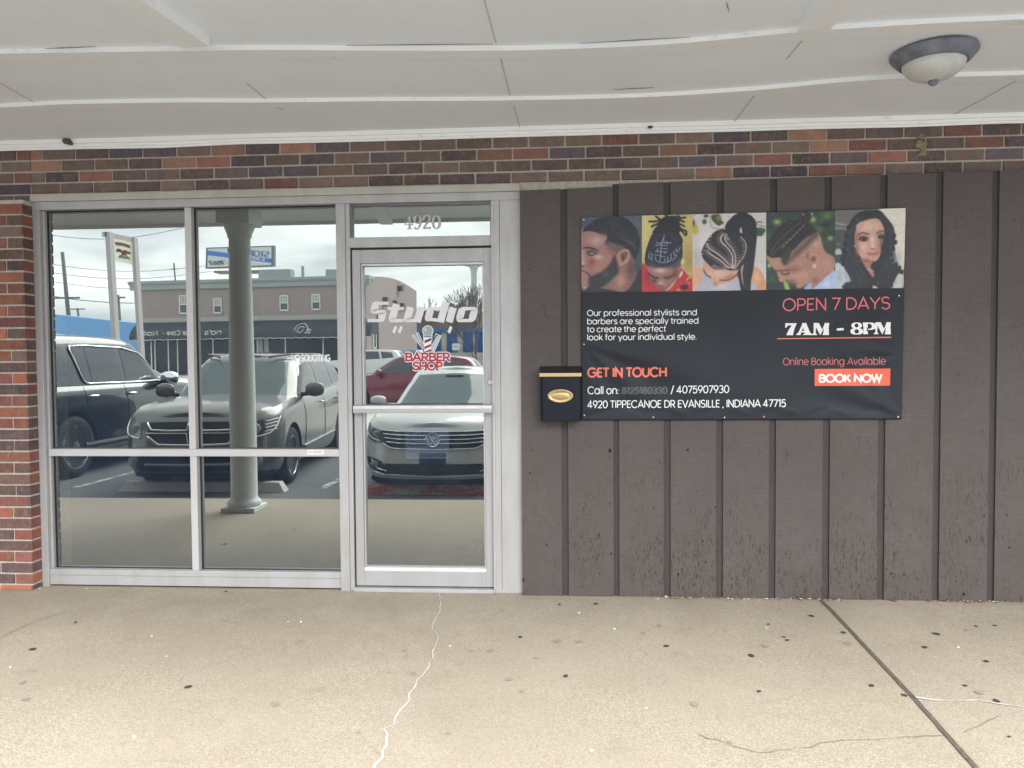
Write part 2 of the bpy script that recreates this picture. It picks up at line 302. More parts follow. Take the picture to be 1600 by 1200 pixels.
def m_siding(groove=False):
    m = mat('siding_groove' if groove else 'siding_paint', (.1, .09, .085), .6); b = NB(m)
    v = b.tex(); gx = b.noise(b.tex((1, 1, .1)), 85, 4, .7); hz = b.noise(b.tex((.16, 1, 1)), 110, 3, .6); big = b.ramp(b.noise(v, 1.7, 4, .6), .3, .7)
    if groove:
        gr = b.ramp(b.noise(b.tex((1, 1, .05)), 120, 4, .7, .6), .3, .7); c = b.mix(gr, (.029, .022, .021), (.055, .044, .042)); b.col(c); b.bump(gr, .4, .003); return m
    c = b.mix(big, (.070, .056, .053), (.094, .077, .073)); cg = b.ramp(hz, .36, .64); c = b.mix(b.math('MULTIPLY', cg, .5), c, (.056, .046, .043)); vg = b.ramp(gx, .56, .66); c = b.mix(b.math('MULTIPLY', vg, .35), c, (.045, .037, .034))
    # weathered paint: short upright cracks, more of them near the ground
    sp = b.N.new('ShaderNodeSeparateXYZ'); b.K.new(v, sp.inputs[0]); low = b.ramp(sp.outputs[2], 1.25, .15)
    patch = b.math('MULTIPLY', b.ramp(b.noise(v, 1.9, 6, .68, .4), .42, .60), low); ck = b.ramp(b.noise(b.tex((1, 1, .22)), 130, 3, .75, .5), .55, .62)
    tint = b.math('MULTIPLY', patch, .5); c = b.mix(tint, c, (.078, .060, .045)); c = b.mix(b.math('MULTIPLY', b.math('MULTIPLY', b.ramp(patch, .1, .6), ck), .9), c, (.018, .0145, .013))
    sc = b.ramp(b.noise(b.tex((1, 1, .4)), 21, 3, .6, 1.5), .675, .70); c = b.mix(b.math('MULTIPLY', sc, .75), c, (.034, .028, .026))
    b.col(c); b.bump(b.math('ADD', b.math('MULTIPLY', hz, .5), b.math('ADD', gx, b.math('MULTIPLY', b.math('MULTIPLY', patch, ck), -1.0))), .45, .003); return m
def m_alu(name='aluminium', base=(.44, .438, .44), dirty=.45, metal=.25):
    m = mat(name, base, .42, metal); b = NB(m); v = b.tex()
    st = b.ramp(b.noise(b.tex((1, 1, .25)), 7, 6, .65), .42, .72); spk = b.ramp(b.noise(v, 140, 3, .7), .62, .72)
    c = b.mix(b.math('MULTIPLY', st, dirty), base, (.30, .275, .235)); c = b.mix(b.math('MULTIPLY', spk, .45*dirty/.35), c, (.25, .235, .21)); b.col(c)
    b.rough(b.ramp(b.noise(v, 18, 4), .3, .7, .34, .55)); return m
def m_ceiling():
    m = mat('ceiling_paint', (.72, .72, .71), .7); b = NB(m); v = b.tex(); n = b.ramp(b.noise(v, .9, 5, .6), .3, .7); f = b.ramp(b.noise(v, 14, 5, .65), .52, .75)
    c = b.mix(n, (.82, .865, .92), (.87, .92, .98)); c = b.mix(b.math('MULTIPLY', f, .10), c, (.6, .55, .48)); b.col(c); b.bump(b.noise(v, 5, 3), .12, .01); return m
def m_trim():
    m = mat('trim_paint', (.8, .8, .78), .5); b = NB(m); v = b.tex(); f = b.ramp(b.noise(b.tex((.3, 1, 1)), 26, 5, .7, .5), .61, .73)
    b.col(b.mix(b.math('MULTIPLY', f, .55), (.88, .90, .92), (.45, .42, .39))); return m
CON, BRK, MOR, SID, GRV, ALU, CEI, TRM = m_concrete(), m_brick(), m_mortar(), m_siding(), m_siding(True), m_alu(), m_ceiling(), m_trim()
ALD = m_alu('door_aluminium', (.40, .398, .405), .36, .25); ALN = m_alu('clean_aluminium', (.52, .52, .52), .08, .6)
GASK = mat('black_gasket', (.012, .012, .014), .6)
def m_glass():
    m = bpy.data.materials.new('mirrored_glass'); m.use_nodes = True; n = m.node_tree; n.nodes.remove(n.nodes['Principled BSDF'])
    b = NB(m); v = b.tex(); g = b.N.new('ShaderNodeBsdfGlossy'); g.inputs['Roughness'].default_value = 0.0; g.inputs['Color'].default_value = (.328, .344, .320, 1)
    t = b.N.new('ShaderNodeBsdfTransparent'); t.inputs['Color'].default_value = (.32, .38, .45, 1); a = b.N.new('ShaderNodeAddShader'); a2 = b.N.new('ShaderNodeAddShader')
    d = b.N.new('ShaderNodeBsdfDiffuse'); sm = b.ramp(b.noise(b.tex((1, 1, .35)), 5, 6, .7, .8), .35, .75); b.K.new(b.mix(sm, (.006, .008, .011), (.019, .022, .026)), d.inputs[0])     # film of dust and wiping marks
    nz = b.noise(v, .9, 2, .4); bp = b.N.new('ShaderNodeBump'); bp.inputs['Strength'].default_value = .012; bp.inputs['Distance'].default_value = .02; b.K.new(nz, bp.inputs['Height']); b.K.new(bp.outputs[0], g.inputs['Normal'])
    b.K.new(g.outputs[0], a.inputs[0]); b.K.new(t.outputs[0], a.inputs[1]); b.K.new(a.outputs[0], a2.inputs[0]); b.K.new(d.outputs[0], a2.inputs[1]); b.K.new(a2.outputs[0], b.N['Material Output'].inputs[0]); return m
GLS = m_glass()
VIN = mat('frosted_vinyl', (.74, .74, .76), .55); WHT = mat('white_vinyl', (.82, .82, .82), .5); REDV = mat('red_vinyl', (.42, .022, .05), .5)
GREYV = mat('grey_vinyl', (.36, .365, .38), .5); NAVY = mat('navy_vinyl', (.03, .04, .10), .5); SILV = mat('silver_numeral', (.42, .42, .42), .4, .3)

# ------------------------------------------------------------------ sidewalk and the car park in front of it
q = MB(); q.box(-16, 14, -3.0, 0.25, -0.4, 0.0, CON); walk = tag(q.build('sidewalk'), kind='structure')
tag(walk, 'tan concrete sidewalk under the porch')
def m_asphalt():
    m = mat('asphalt', (.07, .07, .07), .9); b = NB(m); v = b.tex(); big = b.ramp(b.noise(v, .22, 5, .6), .3, .7); f = b.noise(v, 60, 3, .7)
    c = b.mix(big, (.105, .115, .123), (.165, .17, .17)); c = b.mix(b.ramp(f, .55, .7, 0, .5), c, (.19, .185, .17))
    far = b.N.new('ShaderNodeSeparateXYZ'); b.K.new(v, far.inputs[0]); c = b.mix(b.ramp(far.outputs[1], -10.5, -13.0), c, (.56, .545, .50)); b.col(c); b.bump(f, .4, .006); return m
ASP = m_asphalt()
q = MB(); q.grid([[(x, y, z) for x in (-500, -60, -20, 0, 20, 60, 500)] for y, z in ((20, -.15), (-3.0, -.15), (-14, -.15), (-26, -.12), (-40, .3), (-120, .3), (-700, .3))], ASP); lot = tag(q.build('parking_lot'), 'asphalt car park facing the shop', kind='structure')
STR = mat('worn_line_paint', (.55, .55, .53), .8)
def m_line():
    m = STR; b = NB(m); n = b.ramp(b.noise(b.tex(), 9, 5, .7), .40, .55); b.col(b.mix(n, (.12, .12, .12), (.55, .55, .52)))
m_line()
for x in (-6.17, -3.0, 0.2, 3.2, -9.2): q = MB(); q.box(x-.05, x+.05, -9.2, -4.5, -.1495, -.146, STR); q.build('parking_line', lot)
q = MB()
JNT = mat('joint_filler', (.12, .098, .078), .95, vary=.5, vs=60)
def f_ground(pts, w, m, name, z=.004, jit=0.0, seed=0, widths=None):
    rnd = random.Random(seed); P = []
    for i in range(len(pts)-1):
        a, c = pts[i], pts[i+1]; n = max(1, int(hypot(c[0]-a[0], c[1]-a[1])/.035))
        for k in range(n): P.append((a[0]+(c[0]-a[0])*k/n+rnd.gauss(0, jit), a[1]+(c[1]-a[1])*k/n+rnd.gauss(0, jit)))
    P.append(pts[-1]); l, r = ribbon(P, 1.0); g = []
    q = MB(); up, lo = [], []
    for i in range(len(P)):
        t = i/(len(P)-1); ww = (interp(widths, t) if widths else w)*(1+rnd.gauss(0, .28 if jit > .001 else .03)); a = np.array(P[i]); d = (l[i]-r[i]); d = d/max(1e-6, np.hypot(*d))
        up.append((*(a+d*ww/2), z)); lo.append((*(a-d*ww/2), z))
    q.grid([up, lo], m); return q.build(name, walk)
def gp(px, py): p = atz(px, py); return (p.x, p.y)
WFIL = mat('white_crack_filler', (.62, .60, .56), .85, vary=.25, vs=40); DRK = mat('dark_hairline', (.17, .145, .115), .95)
crack = [(688, 925), (686, 935), (690, 953), (680, 967), (677, 980), (683, 992), (684, 1003), (678, 1022), (671, 1034), (665, 1050), (653, 1062), (646, 1072), (640, 1085), (640, 1096), (626, 1110), (618, 1122), (607, 1140), (603, 1165), (594, 1185), (586, 1200), (575, 1235)]
f_ground([gp(*p) for p in crack], .009, WFIL, 'white_filled_crack', jit=.005, seed=3, widths=[(0, .003), (.25, .005), (.35, .003), (.5, .006), (.7, .0055), (.9, .0085), (1, .016)])
f_ground([gp(1427, 1090), gp(1460, 1095), gp(1530, 1096), gp(1560, 1100), gp(1600, 1106), gp(1680, 1112)], .007, WFIL, 'white_filled_crack', jit=.003, seed=4, widths=[(0, .014), (.2, .006), (.6, .008), (1, .016)])
f_ground([gp(1283, 939), gp(1300, 955), gp(1370, 1030), gp(1432, 1096), gp(1520, 1195), gp(1580, 1265)], .020, JNT, 'expansion_joint', jit=.0005, seed=5)
for i, c in enumerate([[(1090, 1148), (1135, 1163), (1185, 1178), (1265, 1168), (1280, 1162), (1370, 1156), (1475, 1150)], [(0, 998), (35, 980), (70, 966), (160, 940), (205, 918)], [(700, 1000), (720, 990), (760, 940)][:2], [(1500, 1145), (1530, 1136), (1560, 1120)]]):
    f_ground([gp(*p) for p in c], .0028, DRK, 'hairline_crack', jit=.0055, seed=20+i)
GUM = mat('old_gum', (.045, .042, .05), .9); GUM2 = mat('faded_gum', (.285, .243, .183), .95)
gums = [(51, 1015, 6, 1), (294, 1074, 6, 1), (1174, 1025, 6, 1), (1362, 1072, 5, 1), (1268, 963, 5, 1), (1201, 976, 3, 1), (1230, 1001, 4, 1), (1225, 996, 3, 1), (1318, 989, 5, 1), (1463, 991, 6, 1), (1445, 1012, 5, 1), (1541, 1034, 5, 1), (1413, 1087, 5, 1), (1557, 1096, 6, 1),
        (1186, 1081, 4, 1), (1041, 1010, 5, 1), (1030, 978, 6, 0), (884, 1057, 5, 1), (813, 996, 4, 1), (736, 1018, 6, 0), (632, 1018, 7, 0), (931, 944, 4, 1), (874, 945, 3, 1), (1508, 1072, 4, 1), (1577, 1152, 3, 1), (766, 1017, 8, 0), (838, 1029, 5, 0), (35, 1067, 8, 0), (40, 1093, 9, 0), (350, 971, 5, 0), (118, 973, 3, 1), (38, 980, 4, 0),
        (430, 1101, 12, 0), (1325, 1006, 9, 0), (645, 1053, 8, 0), (795, 1062, 9, 0), (1085, 1101, 11, 0), (1140, 1160, 6, 0), (1525, 979, 3, 1), (1555, 978, 3, 1), (1260, 977, 3, 0), (560, 1145, 6, 0), (815, 1081, 6, 0), (1510, 985, 4, 0), (371, 974, 4, 0), (353, 925, 3, 1), (1530, 1083, 9, 0), (1195, 1010, 8, 0), (700, 1146, 7, 0), (905, 1003, 8, 0), (1005, 990, 7, 0), (870, 1002, 10, 0)]
rg = random.Random(7)
for px, py, r, k in gums:
    c = atz(px, py); e = atz(px+r, py); rr = abs(e.x-c.x)*(.82 if k else .62); q = MB(); ph = rg.uniform(0, 6); pts = []
    for i in range(16):
        a = 2*pi*i/16; s = 1+.12*sin(2*a+ph)+.06*sin(3*a+2*ph); pts.append((c.x+rr*s*cos(a), c.y+rr*s*sin(a)*1.25, .0035 if k else .003))
    q.face(pts, GUM if k else GUM2); q.build('gum_spot', walk)
CHP = mat('white_chip', (.8, .79, .75), .7)
for px, py in [(703, 1010), (905, 958), (1010, 1107), (924, 1173), (237, 994), (260, 1026), (1497, 1012), (1197, 981), (470, 900+72), (210, 1152), (960, 983), (450, 972), (16, 1043), (62, 920), (135, 920)]:
    c = atz(px, py); q = MB(); r = .0025+.0025*rg.random(); pts = [(c.x+r*cos(a)*(1+.5*rg.random()), c.y+r*sin(a)*(1+.4*rg.random())) for a in [2*pi*i/7 for i in range(7)]]
    q.prism([(x, y, .001) for x, y in pts], (0, 0, .003), CHP); q.build('paint_chip', walk)

# ------------------------------------------------------------------ the shop building
shop = thing('shop_building', 'brick barber shop front with white porch ceiling, aluminium storefront and brown wood siding', 'building')
rb = random.Random(11)
PAL_BAND = [((96, 84, 86), 5), ((86, 80, 92), 5), ((112, 96, 90), 4), ((126, 108, 98), 3), ((142, 94, 86), 3), ((152, 114, 96), 2), ((116, 100, 94), 3)]
PAL_PIER = [((150, 84, 70), 4), ((92, 72, 74), 5), ((160, 92, 68), 3), ((106, 80, 74), 4), ((130, 78, 70), 4), ((112, 92, 84), 3), ((168, 102, 74), 1)]
def bcol(pal):
    t = rb.uniform(0, sum(w for _, w in pal)); 
    for c, w in pal:
        t -= w
        if t <= 0: break
    k = rb.uniform(.82, 1.15); return tuple(min(255, x)*1.0 for x in lin(tuple(min(255, x*k) for x in c)))
CRS, BL, BH = .0702, .2188, .0585
def bricks(mb, x0, x1, k0, k1, yf, pal, seed, depth=.05, zmin=None, zmax=None, ends=False):
    r = random.Random(seed)
    for k in range(k0, k1):
        z0 = 2.496+k*CRS+.004; z1 = z0+BH+r.uniform(-.001, .001)
        if zmin is not None: z0 = max(z0, zmin)
        if zmax is not None: z1 = min(z1, zmax)
        if z1-z0 < .008: continue
        x = x0-(.5*BL if k % 2 else 0)-r.uniform(0, .03)
        while x < x1:
            a, c = max(x, x0), min(x+BL-.011, x1)
            if c-a > .02: mb.box(a+r.uniform(-.0015, .0015) if a > x0 else a, c, yf+r.uniform(-.0015, .0015), yf+depth, z0+r.uniform(-.0012, .0012), z1, BRK, bcol(pal))
            x += BL
# band over the openings and the wall behind it (runs past both edges of the picture)
q = MB(); q.box(-3.355, 8.4, -.002, .22, 2.445, 3.1, MOR); q.box(2.9, 8.4, -.0015, .22, -.05, 2.445, MOR)
bricks(q, -3.355, 8.4, 0, 5, -.010, PAL_BAND, 1, zmin=2.45)
band = q.build('brick_wall', shop, bevel=.003)
q = MB(); q.box(-9.0, -3.356, -.092, .3, -.05, 2.446, MOR); q.box(-9.0, -3.3555, -.0025, .3, 2.446, 3.1, MOR); bricks(q, -8.8, -3.354, -36, -1, -.10, PAL_PIER, 5, zmin=.003, zmax=2.446); bricks(q, -8.8, -3.357, -1, 4, -.0105, PAL_BAND, 8, zmin=2.449)
r2 = random.Random(4)
for k in range(-36, -1):                          # the side of the pier that turns in to the window
    z0 = 2.496+k*CRS+.004; z0 = max(z0, .003); q.box(-3.40, -3.3525, -.0985 if k % 2 else -.098, (-.005 if k % 2 else .0), z0, 2.496+k*CRS+.004+BH, BRK, bcol(PAL_PIER))
q.build('brick_pier', shop, bevel=.003)
ADH = mat('dried_adhesive', (.27, .215, .13), .8, vary=.4, vs=90)
q = MB(); c0 = at(1440, 227, -.012)
for i in range(60):
    a = rg.uniform(0, 2*pi); rr = sqrt(rg.random()); x = c0.x+rr*.028*cos(a); z = c0.z+rr*.072*sin(a); s = rg.uniform(.004, .009); q.box(x-s, x+s, -.0155-rg.uniform(0, .004), -.008, z-s*.8, z+s*.8, ADH)
q.build('adhesive_patch', band)
# wood siding: boards with recessed grooves, two sheets
def siding(name, xs, x0, x1, zb, zt0, zt1, yf, thick):
    q = MB(); edges = [x0]+[e for a in xs for e in a]+[x1]; zt = lambda x: zt0+(zt1-zt0)*(x-x0)/(x1-x0)
    def slab(a, c, y0, y1, m):
        q.prism([(a, y0, zb), (c, y0, zb), (c, y0, zt(c)), (a, y0, zt(a))], (0, y1-y0, 0), m)
    for i in range(0, len(edges), 2): slab(edges[i], edges[i+1], yf, yf+thick, SID)
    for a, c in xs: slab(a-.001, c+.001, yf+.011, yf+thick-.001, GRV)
    return q.build(name, shop, bevel=.0012)
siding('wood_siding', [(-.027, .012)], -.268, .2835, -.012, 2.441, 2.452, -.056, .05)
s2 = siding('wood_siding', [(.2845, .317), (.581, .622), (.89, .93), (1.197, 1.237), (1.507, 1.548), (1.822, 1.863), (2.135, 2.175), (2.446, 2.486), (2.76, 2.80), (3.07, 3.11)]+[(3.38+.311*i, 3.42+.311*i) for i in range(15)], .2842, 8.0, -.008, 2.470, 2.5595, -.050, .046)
HOL = mat('knot_hole', (.006, .005, .005), .95)
for px, py, r in [(953, 704, 2.6), (955, 865, 1.6), (818, 906, 2.2), (828, 739, 1.4), (854, 851, 1.5), (832, 703, 1), (1060, 898, 2), (1098, 846, 1.6), (1075, 703, 1.8), (1507, 929, 2.2), (1511, 846, 1.7), (1118, 793, 1.2), (936, 836, 1.3), (953, 787, 1), (850, 475, 1.2), (827, 421, .9), (1574, 805, 1.4), (1578, 856, 1.6), (1393, 897, 1.5), (1413, 898, 1.6), (1368, 904, 1.2), (1256, 909, 1), (1539, 806, 1.4), (1022, 794, 1.2), (937, 896, 1.2)]:
    p = at(px, py, -.057); e = at(px+r, py, -.057).x-p.x; q = MB(); q.face([(p.x+e*cos(a)*.8, -.0572 if p.x < .2835 else -.0512, p.z+e*1.3*sin(a)) for a in [2*pi*i/9 for i in range(9)]], HOL); q.build('knot_hole', s2)
# litter at the foot of the siding
LEF = [mat('dry_leaf_brown', (.16, .07, .04), .9), mat('dry_leaf_tan', (.34, .24, .15), .9), mat('litter_white', (.72, .7, .66), .8)]
q = MB()
for i in range(240):
    x = rg.choice([rg.gauss(1.48, .09), rg.uniform(.3, 2.7), rg.gauss(2.3, .07), rg.gauss(1.1, .25), rg.gauss(.66, .05)]); y = -.060-abs(rg.gauss(0, .013)); s = rg.uniform(.005, .015); a = rg.uniform(0, pi)
    z = .002+rg.uniform(0, .006); dx, dy = s*cos(a), s*sin(a)*.6; q.face([(x-dx, y-dy, z), (x+dy, y-dx*.5, z+.003), (x+dx, y+dy, z+.002), (x-dy, y+dx*.5, z)], rg.choices(LEF, [6, 4, 2])[0])
tag(q.build('leaf_litter', fix=False), 'bits of dry brown leaf and paper along the foot of the siding', kind='stuff')

# ------------------------------------------------------------------ porch ceiling
CZ = lambda y: 2.822+.012*(-y)
def cpt(px, py, drop=0.0):
    d = ray(px, py); z = 2.83
    for _ in range(6): t = (z-drop-EYE.z)/d.z; p = EYE+d*t; z = CZ(p.y)
    return p
q = MB()
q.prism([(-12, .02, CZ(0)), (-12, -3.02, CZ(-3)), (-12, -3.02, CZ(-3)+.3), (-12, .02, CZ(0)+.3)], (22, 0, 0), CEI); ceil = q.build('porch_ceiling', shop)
q = MB(); q.box(-12, 10, -3.045, -3.021, CZ(-3)-.035, CZ(-3)+.32, TRM); q.build('fascia_board', ceil)
q = MB(); q.box(-12, 10, -2.56, -2.30, CZ(-2.4)-.012, CZ(-2.4)-.001, TRM); q.build('beam_board', ceil)
def strip(pix, width, thick, name, ext=True):
    P = [cpt(*p, drop=thick) for p in pix]
    if ext: P = [P[0]+(P[0]-P[1]).normalized()*2.5]+P+[P[-1]+(P[-1]-P[-2]).normalized()*2.5]
    P = [Vector(p) for p in catmull(P, 8)]; q = MB(); rows = []
    for p in P:
        z = CZ(p.y); y0, y1 = p.y, p.y+width; rows.append([(p.x, y0, z+.004), (p.x, y0, z-thick), (p.x, y1, z-thick), (p.x, y1, z+.004)])
    q.grid(rows, TRM); k = q.mi(TRM); n = len(rows)
    return q.build(name, ceil)
strip([(0, 84), (120, 82), (300, 79.5), (420, 78), (600, 79), (780, 79), (900, 76), (1060, 68), (1253, 50), (1450, 37), (1600, 30)], .09, .019, 'ceiling_batten')
strip([(0, 168), (100, 163), (270, 160), (415, 160), (600, 158), (780, 157), (1000, 152), (1180, 141), (1320, 128), (1450, 121), (1600, 117)], .085, .019, 'ceiling_batten')
def cbar(a, b, wx, thick, name, m=TRM):
    A, B = cpt(*a, drop=thick), cpt(*b, drop=thick); q = MB(); d = (B-A).normalized()
    if name == 'ceiling_batten': B = B+d*1.2
    q.prism([(A.x-wx/2, A.y, CZ(A.y)-thick), (A.x+wx/2, A.y, CZ(A.y)-thick), (B.x+wx/2, B.y, CZ(B.y)-thick), (B.x-wx/2, B.y, CZ(B.y)-thick)], (0, 0, thick+.01), m); return q.build(name, ceil)
cbar((305, 74), (188, -4), .13, .045, 'ceiling_batten'); cbar((1272, 48), (1318, -4), .13, .045, 'ceiling_batten')
GAP = mat('panel_gap', (.58, .57, .55), .9)
for a, b in [((775, 68), (756, -3)), ((782, 90), (797, 149)), ((803, 166), (813, 203)), ((385, 130), (415, 155)), ((416, 164), (443, 172)), ((1253, 65), (1229, 93)), ((1180, 149), (1147, 191)), ((1586, 128), (1492, 179)), ((0, 130), (52, 160))]:
    cbar(a, b, .006, .0035, 'panel_gap', GAP)
for a, b in [((905, 68), (1078, 58)), ((1413, 34.5), (1451, 31.5)), ((958, 140), (1022, 137)), ((930, 201), (1042, 196)), ((70, 76), (150, 73)), ((1135, 3), (1139, 18)), ((540, 71), (770, 69)), ((1490, 181), (1590, 179))]:
    A, B = cpt(*a, drop=.004), cpt(*b, drop=.004); q = MB(); q.tube([A, (A+B)/2+Vector((0, .002, .001)), B], [.001, .0022, .001], mat('open_seam', (.22, .21, .20), .9), 6); q.build('open_seam', ceil)
q = MB()                                             # moulding where the ceiling meets the brick
prof = [(-.012, 2.768), (-.018, 2.768), (-.020, 2.780), (-.028, 2.783), (-.031, 2.797), (-.042, 2.801), (-.046, 2.818), (-.046, 2.835), (-.012, 2.835)]
prof = prof[::-1]; xs = [-10+.5*i for i in range(41)]; rm = random.Random(2); sag = [rm.gauss(0, .0022) for _ in xs]
q.grid([[(x, y, z+s) for y, z in prof] for x, s in zip(xs, sag)], TRM); q.build('crown_moulding', ceil)
# interior seen dimly through the panes
INT = mat('interior_wall', (.20, .28, .40), .8); FLO = mat('interior_floor', (.16, .20, .25), .7)
q = MB(); q.box(-3.5, -.15, 4.0, 4.1, 0, 2.8, INT); q.box(-3.6, -3.5, .23, 4.1, 0, 2.8, INT); q.box(-.15, -.05, .23, 4.1, 0, 2.8, INT); q.box(-3.5, -.15, .23, 4.0, 2.6, 2.7, INT); q.box(-3.5, -.15, .23, 4.0, -.02, .01, FLO); q.build('interior_room', shop)
# ------------------------------------------------------------------ storefront window
win = MB(); H2 = 2.445
win.box(-3.352, -3.306, -.012, .10, 0, 2.395, ALU)                       # left jamb
win.box(-3.352, -.268, -.015, .10, 2.395, H2, ALU)                         # head above everything
win.box(-1.402, -1.345, -.018, .10, .0, 2.3945, ALU)                       # post between window and door
win.box(-3.305, -1.403, -.008, .10, .075, .112, ALU); win.box(-3.305, -1.403, -.002, .10, .012, .0745, ALU)
win.box(-3.3055, -3.288, .012, .06, .1125, 2.3945, ALU)
wobj = win.build('storefront_window', shop, bevel=.002)
MUL = m_alu('white_aluminium', (.52, .515, .515), .14, .2)
q = MB(); q.box(-2.361, -2.318, -.006, .046, .1125, .838, MUL); q.box(-2.364, -2.322, -.006, .046, .8835, 2.394, MUL); q.build('mullion', wobj, bevel=.002)
q = MB(); q.box(-3.287, -1.4035, -.010, .046, .8385, .883, MUL); q.build('crossbar', wobj, bevel=.002)
q = MB(); q.box(-3.354, -.27, -.028, .02, 2.4455, 2.489, m_alu('head_flashing', (.46, .44, .40), .5, .1)); q.build('head_flashing', wobj, bevel=.002)
q = MB()
for x0, x1, z0, z1 in ((-3.2878, -2.3642, .8832, 2.3948), (-2.3218, -1.4022, .8832, 2.3948), (-3.2878, -2.3612, .1122, .8382), (-2.3178, -1.4022, .1122, .8382)):
    for a, c, d, e in ((x0, x0+.006, z0, z1), (x1-.006, x1, z0, z1), (x0+.006, x1-.006, z0, z0+.004), (x0+.006, x1-.006, z1-.006, z1)): q.box(a, c, .036, .0425, d, e, GASK)
q.build('glazing_gasket', wobj)
q = MB(); q.face([(-3.2875, .0435, .1122), (-1.4022, .0435, .1122), (-1.4022, .0435, 2.3948), (-3.2875, .0435, 2.3948)], GLS); q.build('window_pane', wobj, fix=False)
fg = lambda y: (lambda px, pz, h: (lambda p: (p.x, p.y-h, p.z))(at(px, -pz, y)))     # glass lettering given in picture units
q = MB(); lay(q, text_strokes('NO SOLICITING', 455.5, 516, -564.5, 10.0), 1.9, fg(.0425), WHT); q.build('window_lettering', wobj, fix=False)
q = MB(); a, c = at(480, 702.5, -.0105), at(506, 710.5, -.0105); q.box(a.x, c.x, -.0108, -.0098, c.z, a.z, mat('paper_label', (.7, .68, .63), .6)); p = q.build('maker_label', wobj)
q = MB()
for x0, x1 in ((482, 486), (489, 503)): a, c = at(x0, 705.5, -.011), at(x1, 707, -.011); q.face([(a.x, -.0111, a.z), (c.x, -.0111, a.z), (c.x, -.0111, c.z), (a.x, -.0111, c.z)], GREYV)
q.build('label_print', wobj, fix=False)
q = MB(); lay(q, [[(-x, y) for x, y in st] for st in text_strokes('DANCE', -136, -88, -677, 13, shear=.15)], 0.8, fg(.075), mat('faint_lettering', (.22, .23, .24), .6)); q.build('window_lettering', wobj, fix=False)
# ------------------------------------------------------------------ door with its transom
q = MB(); q.box(-.446, -.268, -.017, .10, .0, 2.3945, ALU); q.box(-1.3445, -1.318, -.010, .10, .0, 2.3945, ALU)
q.box(-1.3175, -.4465, -.012, .10, 2.125, 2.187, ALU); q.box(-1.3175, -.4465, -.030, .10, .0, .022, ALU); q.box(-.4462, -.43, -.024, -.0175, .02, 2.39, ALU)
dfr = q.build('door_frame', shop, bevel=.002)
q = MB(); q.box(-.3955, -.3935, -.0185, -.0165, .02, 2.39, GASK); q.build('frame_seam', dfr)
q = MB(); q.face([(-1.3178, .0435, 2.186), (-.4462, .0435, 2.186), (-.4462, .0435, 2.3948), (-1.3178, .0435, 2.3948)], GLS); tp = q.build('transom_pane', dfr, fix=False)
q = MB()
for a, c, d, e in ((-1.3178, -1.309, 2.187, 2.3948), (-.455, -.4465, 2.187, 2.3948), (-1.309, -.455, 2.386, 2.3948)): q.box(a, c, .02, .0425, d, e, mat('dark_aluminium', (.2, .2, .2), .4, .4))
q.build('transom_stop', dfr)
# 4920 with thick and thin strokes, picture units
q = MB(); f = fg(.0415)
thk = lambda t, a=.7, b=4.0: a+(b-a)*abs(t[1])**1.3
Z = lambda x, y: (620+x*.05, -(330+y*.05))
S = [([Z(420, 140), Z(245, 420)], 1.0), ([Z(240, 424), Z(500, 424)], 1.2), ([Z(402, 160), Z(402, 545)], 3.4), ([Z(310, 550), Z(495, 550)], 1.0), ([Z(468, 424), Z(492, 370)], 1.4)]
S += [(AR(652.5, -343, 4.9, 6.0, 0, 360, 22), thk), ([Z(742, 250), Z(745, 380), Z(700, 490), Z(640, 555), Z(570, 540), Z(555, 500)], lambda t: 1.2+2.0*abs(t[1]))]
S += [(catmull([Z(845, 290), Z(838, 220), Z(880, 150), Z(950, 135), Z(1015, 175), Z(1025, 250), Z(980, 330), Z(900, 430), Z(835, 540)], 6), lambda t: 1.1+2.4*abs(t[1])), ([Z(825, 535), Z(1055, 520)], 2.6), ([Z(1045, 480), Z(1045, 575)], 1.2)]
S += [([(660+(1235-800)*.05+5.4*cos(a)+0, -347.2+10.0*sin(a)) for a in [2*pi*i/26 for i in range(27)]], thk)]
for i, (st, w) in enumerate(S): lay(q, [st], w, (lambda p, z, h, i=i: f(p, z, h+.0002*(i % 6))), SILV)
q.build('street_number', dfr, fix=False)
door = MB(); y0, y1 = .004, .05
door.box(-1.309, -1.2585, y0, y1, .030, 2.114, ALD); door.box(-.4945, -.4475, y0, y1, .030, 2.114, ALD); door.box(-1.2584, -.4946, y0+.0005, y1, 2.03, 2.1135, ALD); door.box(-1.2584, -.4946, y0+.0005, y1, .030, .122, ALD)
dr = door.build('glass_door', shop, bevel=.002)
q = MB(); q.box(-1.258, -.495, .016, .043, 2.014, 2.0297, ALN); q.box(-1.258, -1.2475, .016, .043, .142, 2.0138, ALN); q.box(-.5055, -.495, .016, .043, .142, 2.0138, ALN); q.box(-1.258, -.495, .006, .043, .1225, .1415, mat('bright_stop', (.82, .82, .82), .3, .3)); q.build('glazing_stop', dr, bevel=.002)
q = MB(); q.box(-1.3088, -1.2986, .03, .06, .03, 2.12, GASK); q.box(-1.309, -.4476, .03, .06, .023, .0295, GASK); q.box(-1.309, -.4476, .03, .06, 2.1142, 2.1248, GASK); q.box(-.4474, -.4464, .02, .06, .023, 2.12, GASK); q.box(-1.3178, -1.3092, .012, .06, .023, 2.1245, GASK); q.build('door_gap', dr)
q = MB(); q.face([(-1.2478, .0425, .13), (-.5052, .0425, .13), (-.5052, .0425, 2.02), (-1.2478, .0425, 2.02)], GLS); q.build('door_pane', dr, fix=False)
q = MB(); a, c = at(552, 633, -.05), at(769, 645, -.05)
q.prism([(a.x, -.012, a.z), (a.x, -.058, a.z-.003), (a.x, -.062, a.z-.022), (a.x, -.058, c.z), (a.x, -.012, c.z)], (c.x-a.x, 0, 0), ALN)
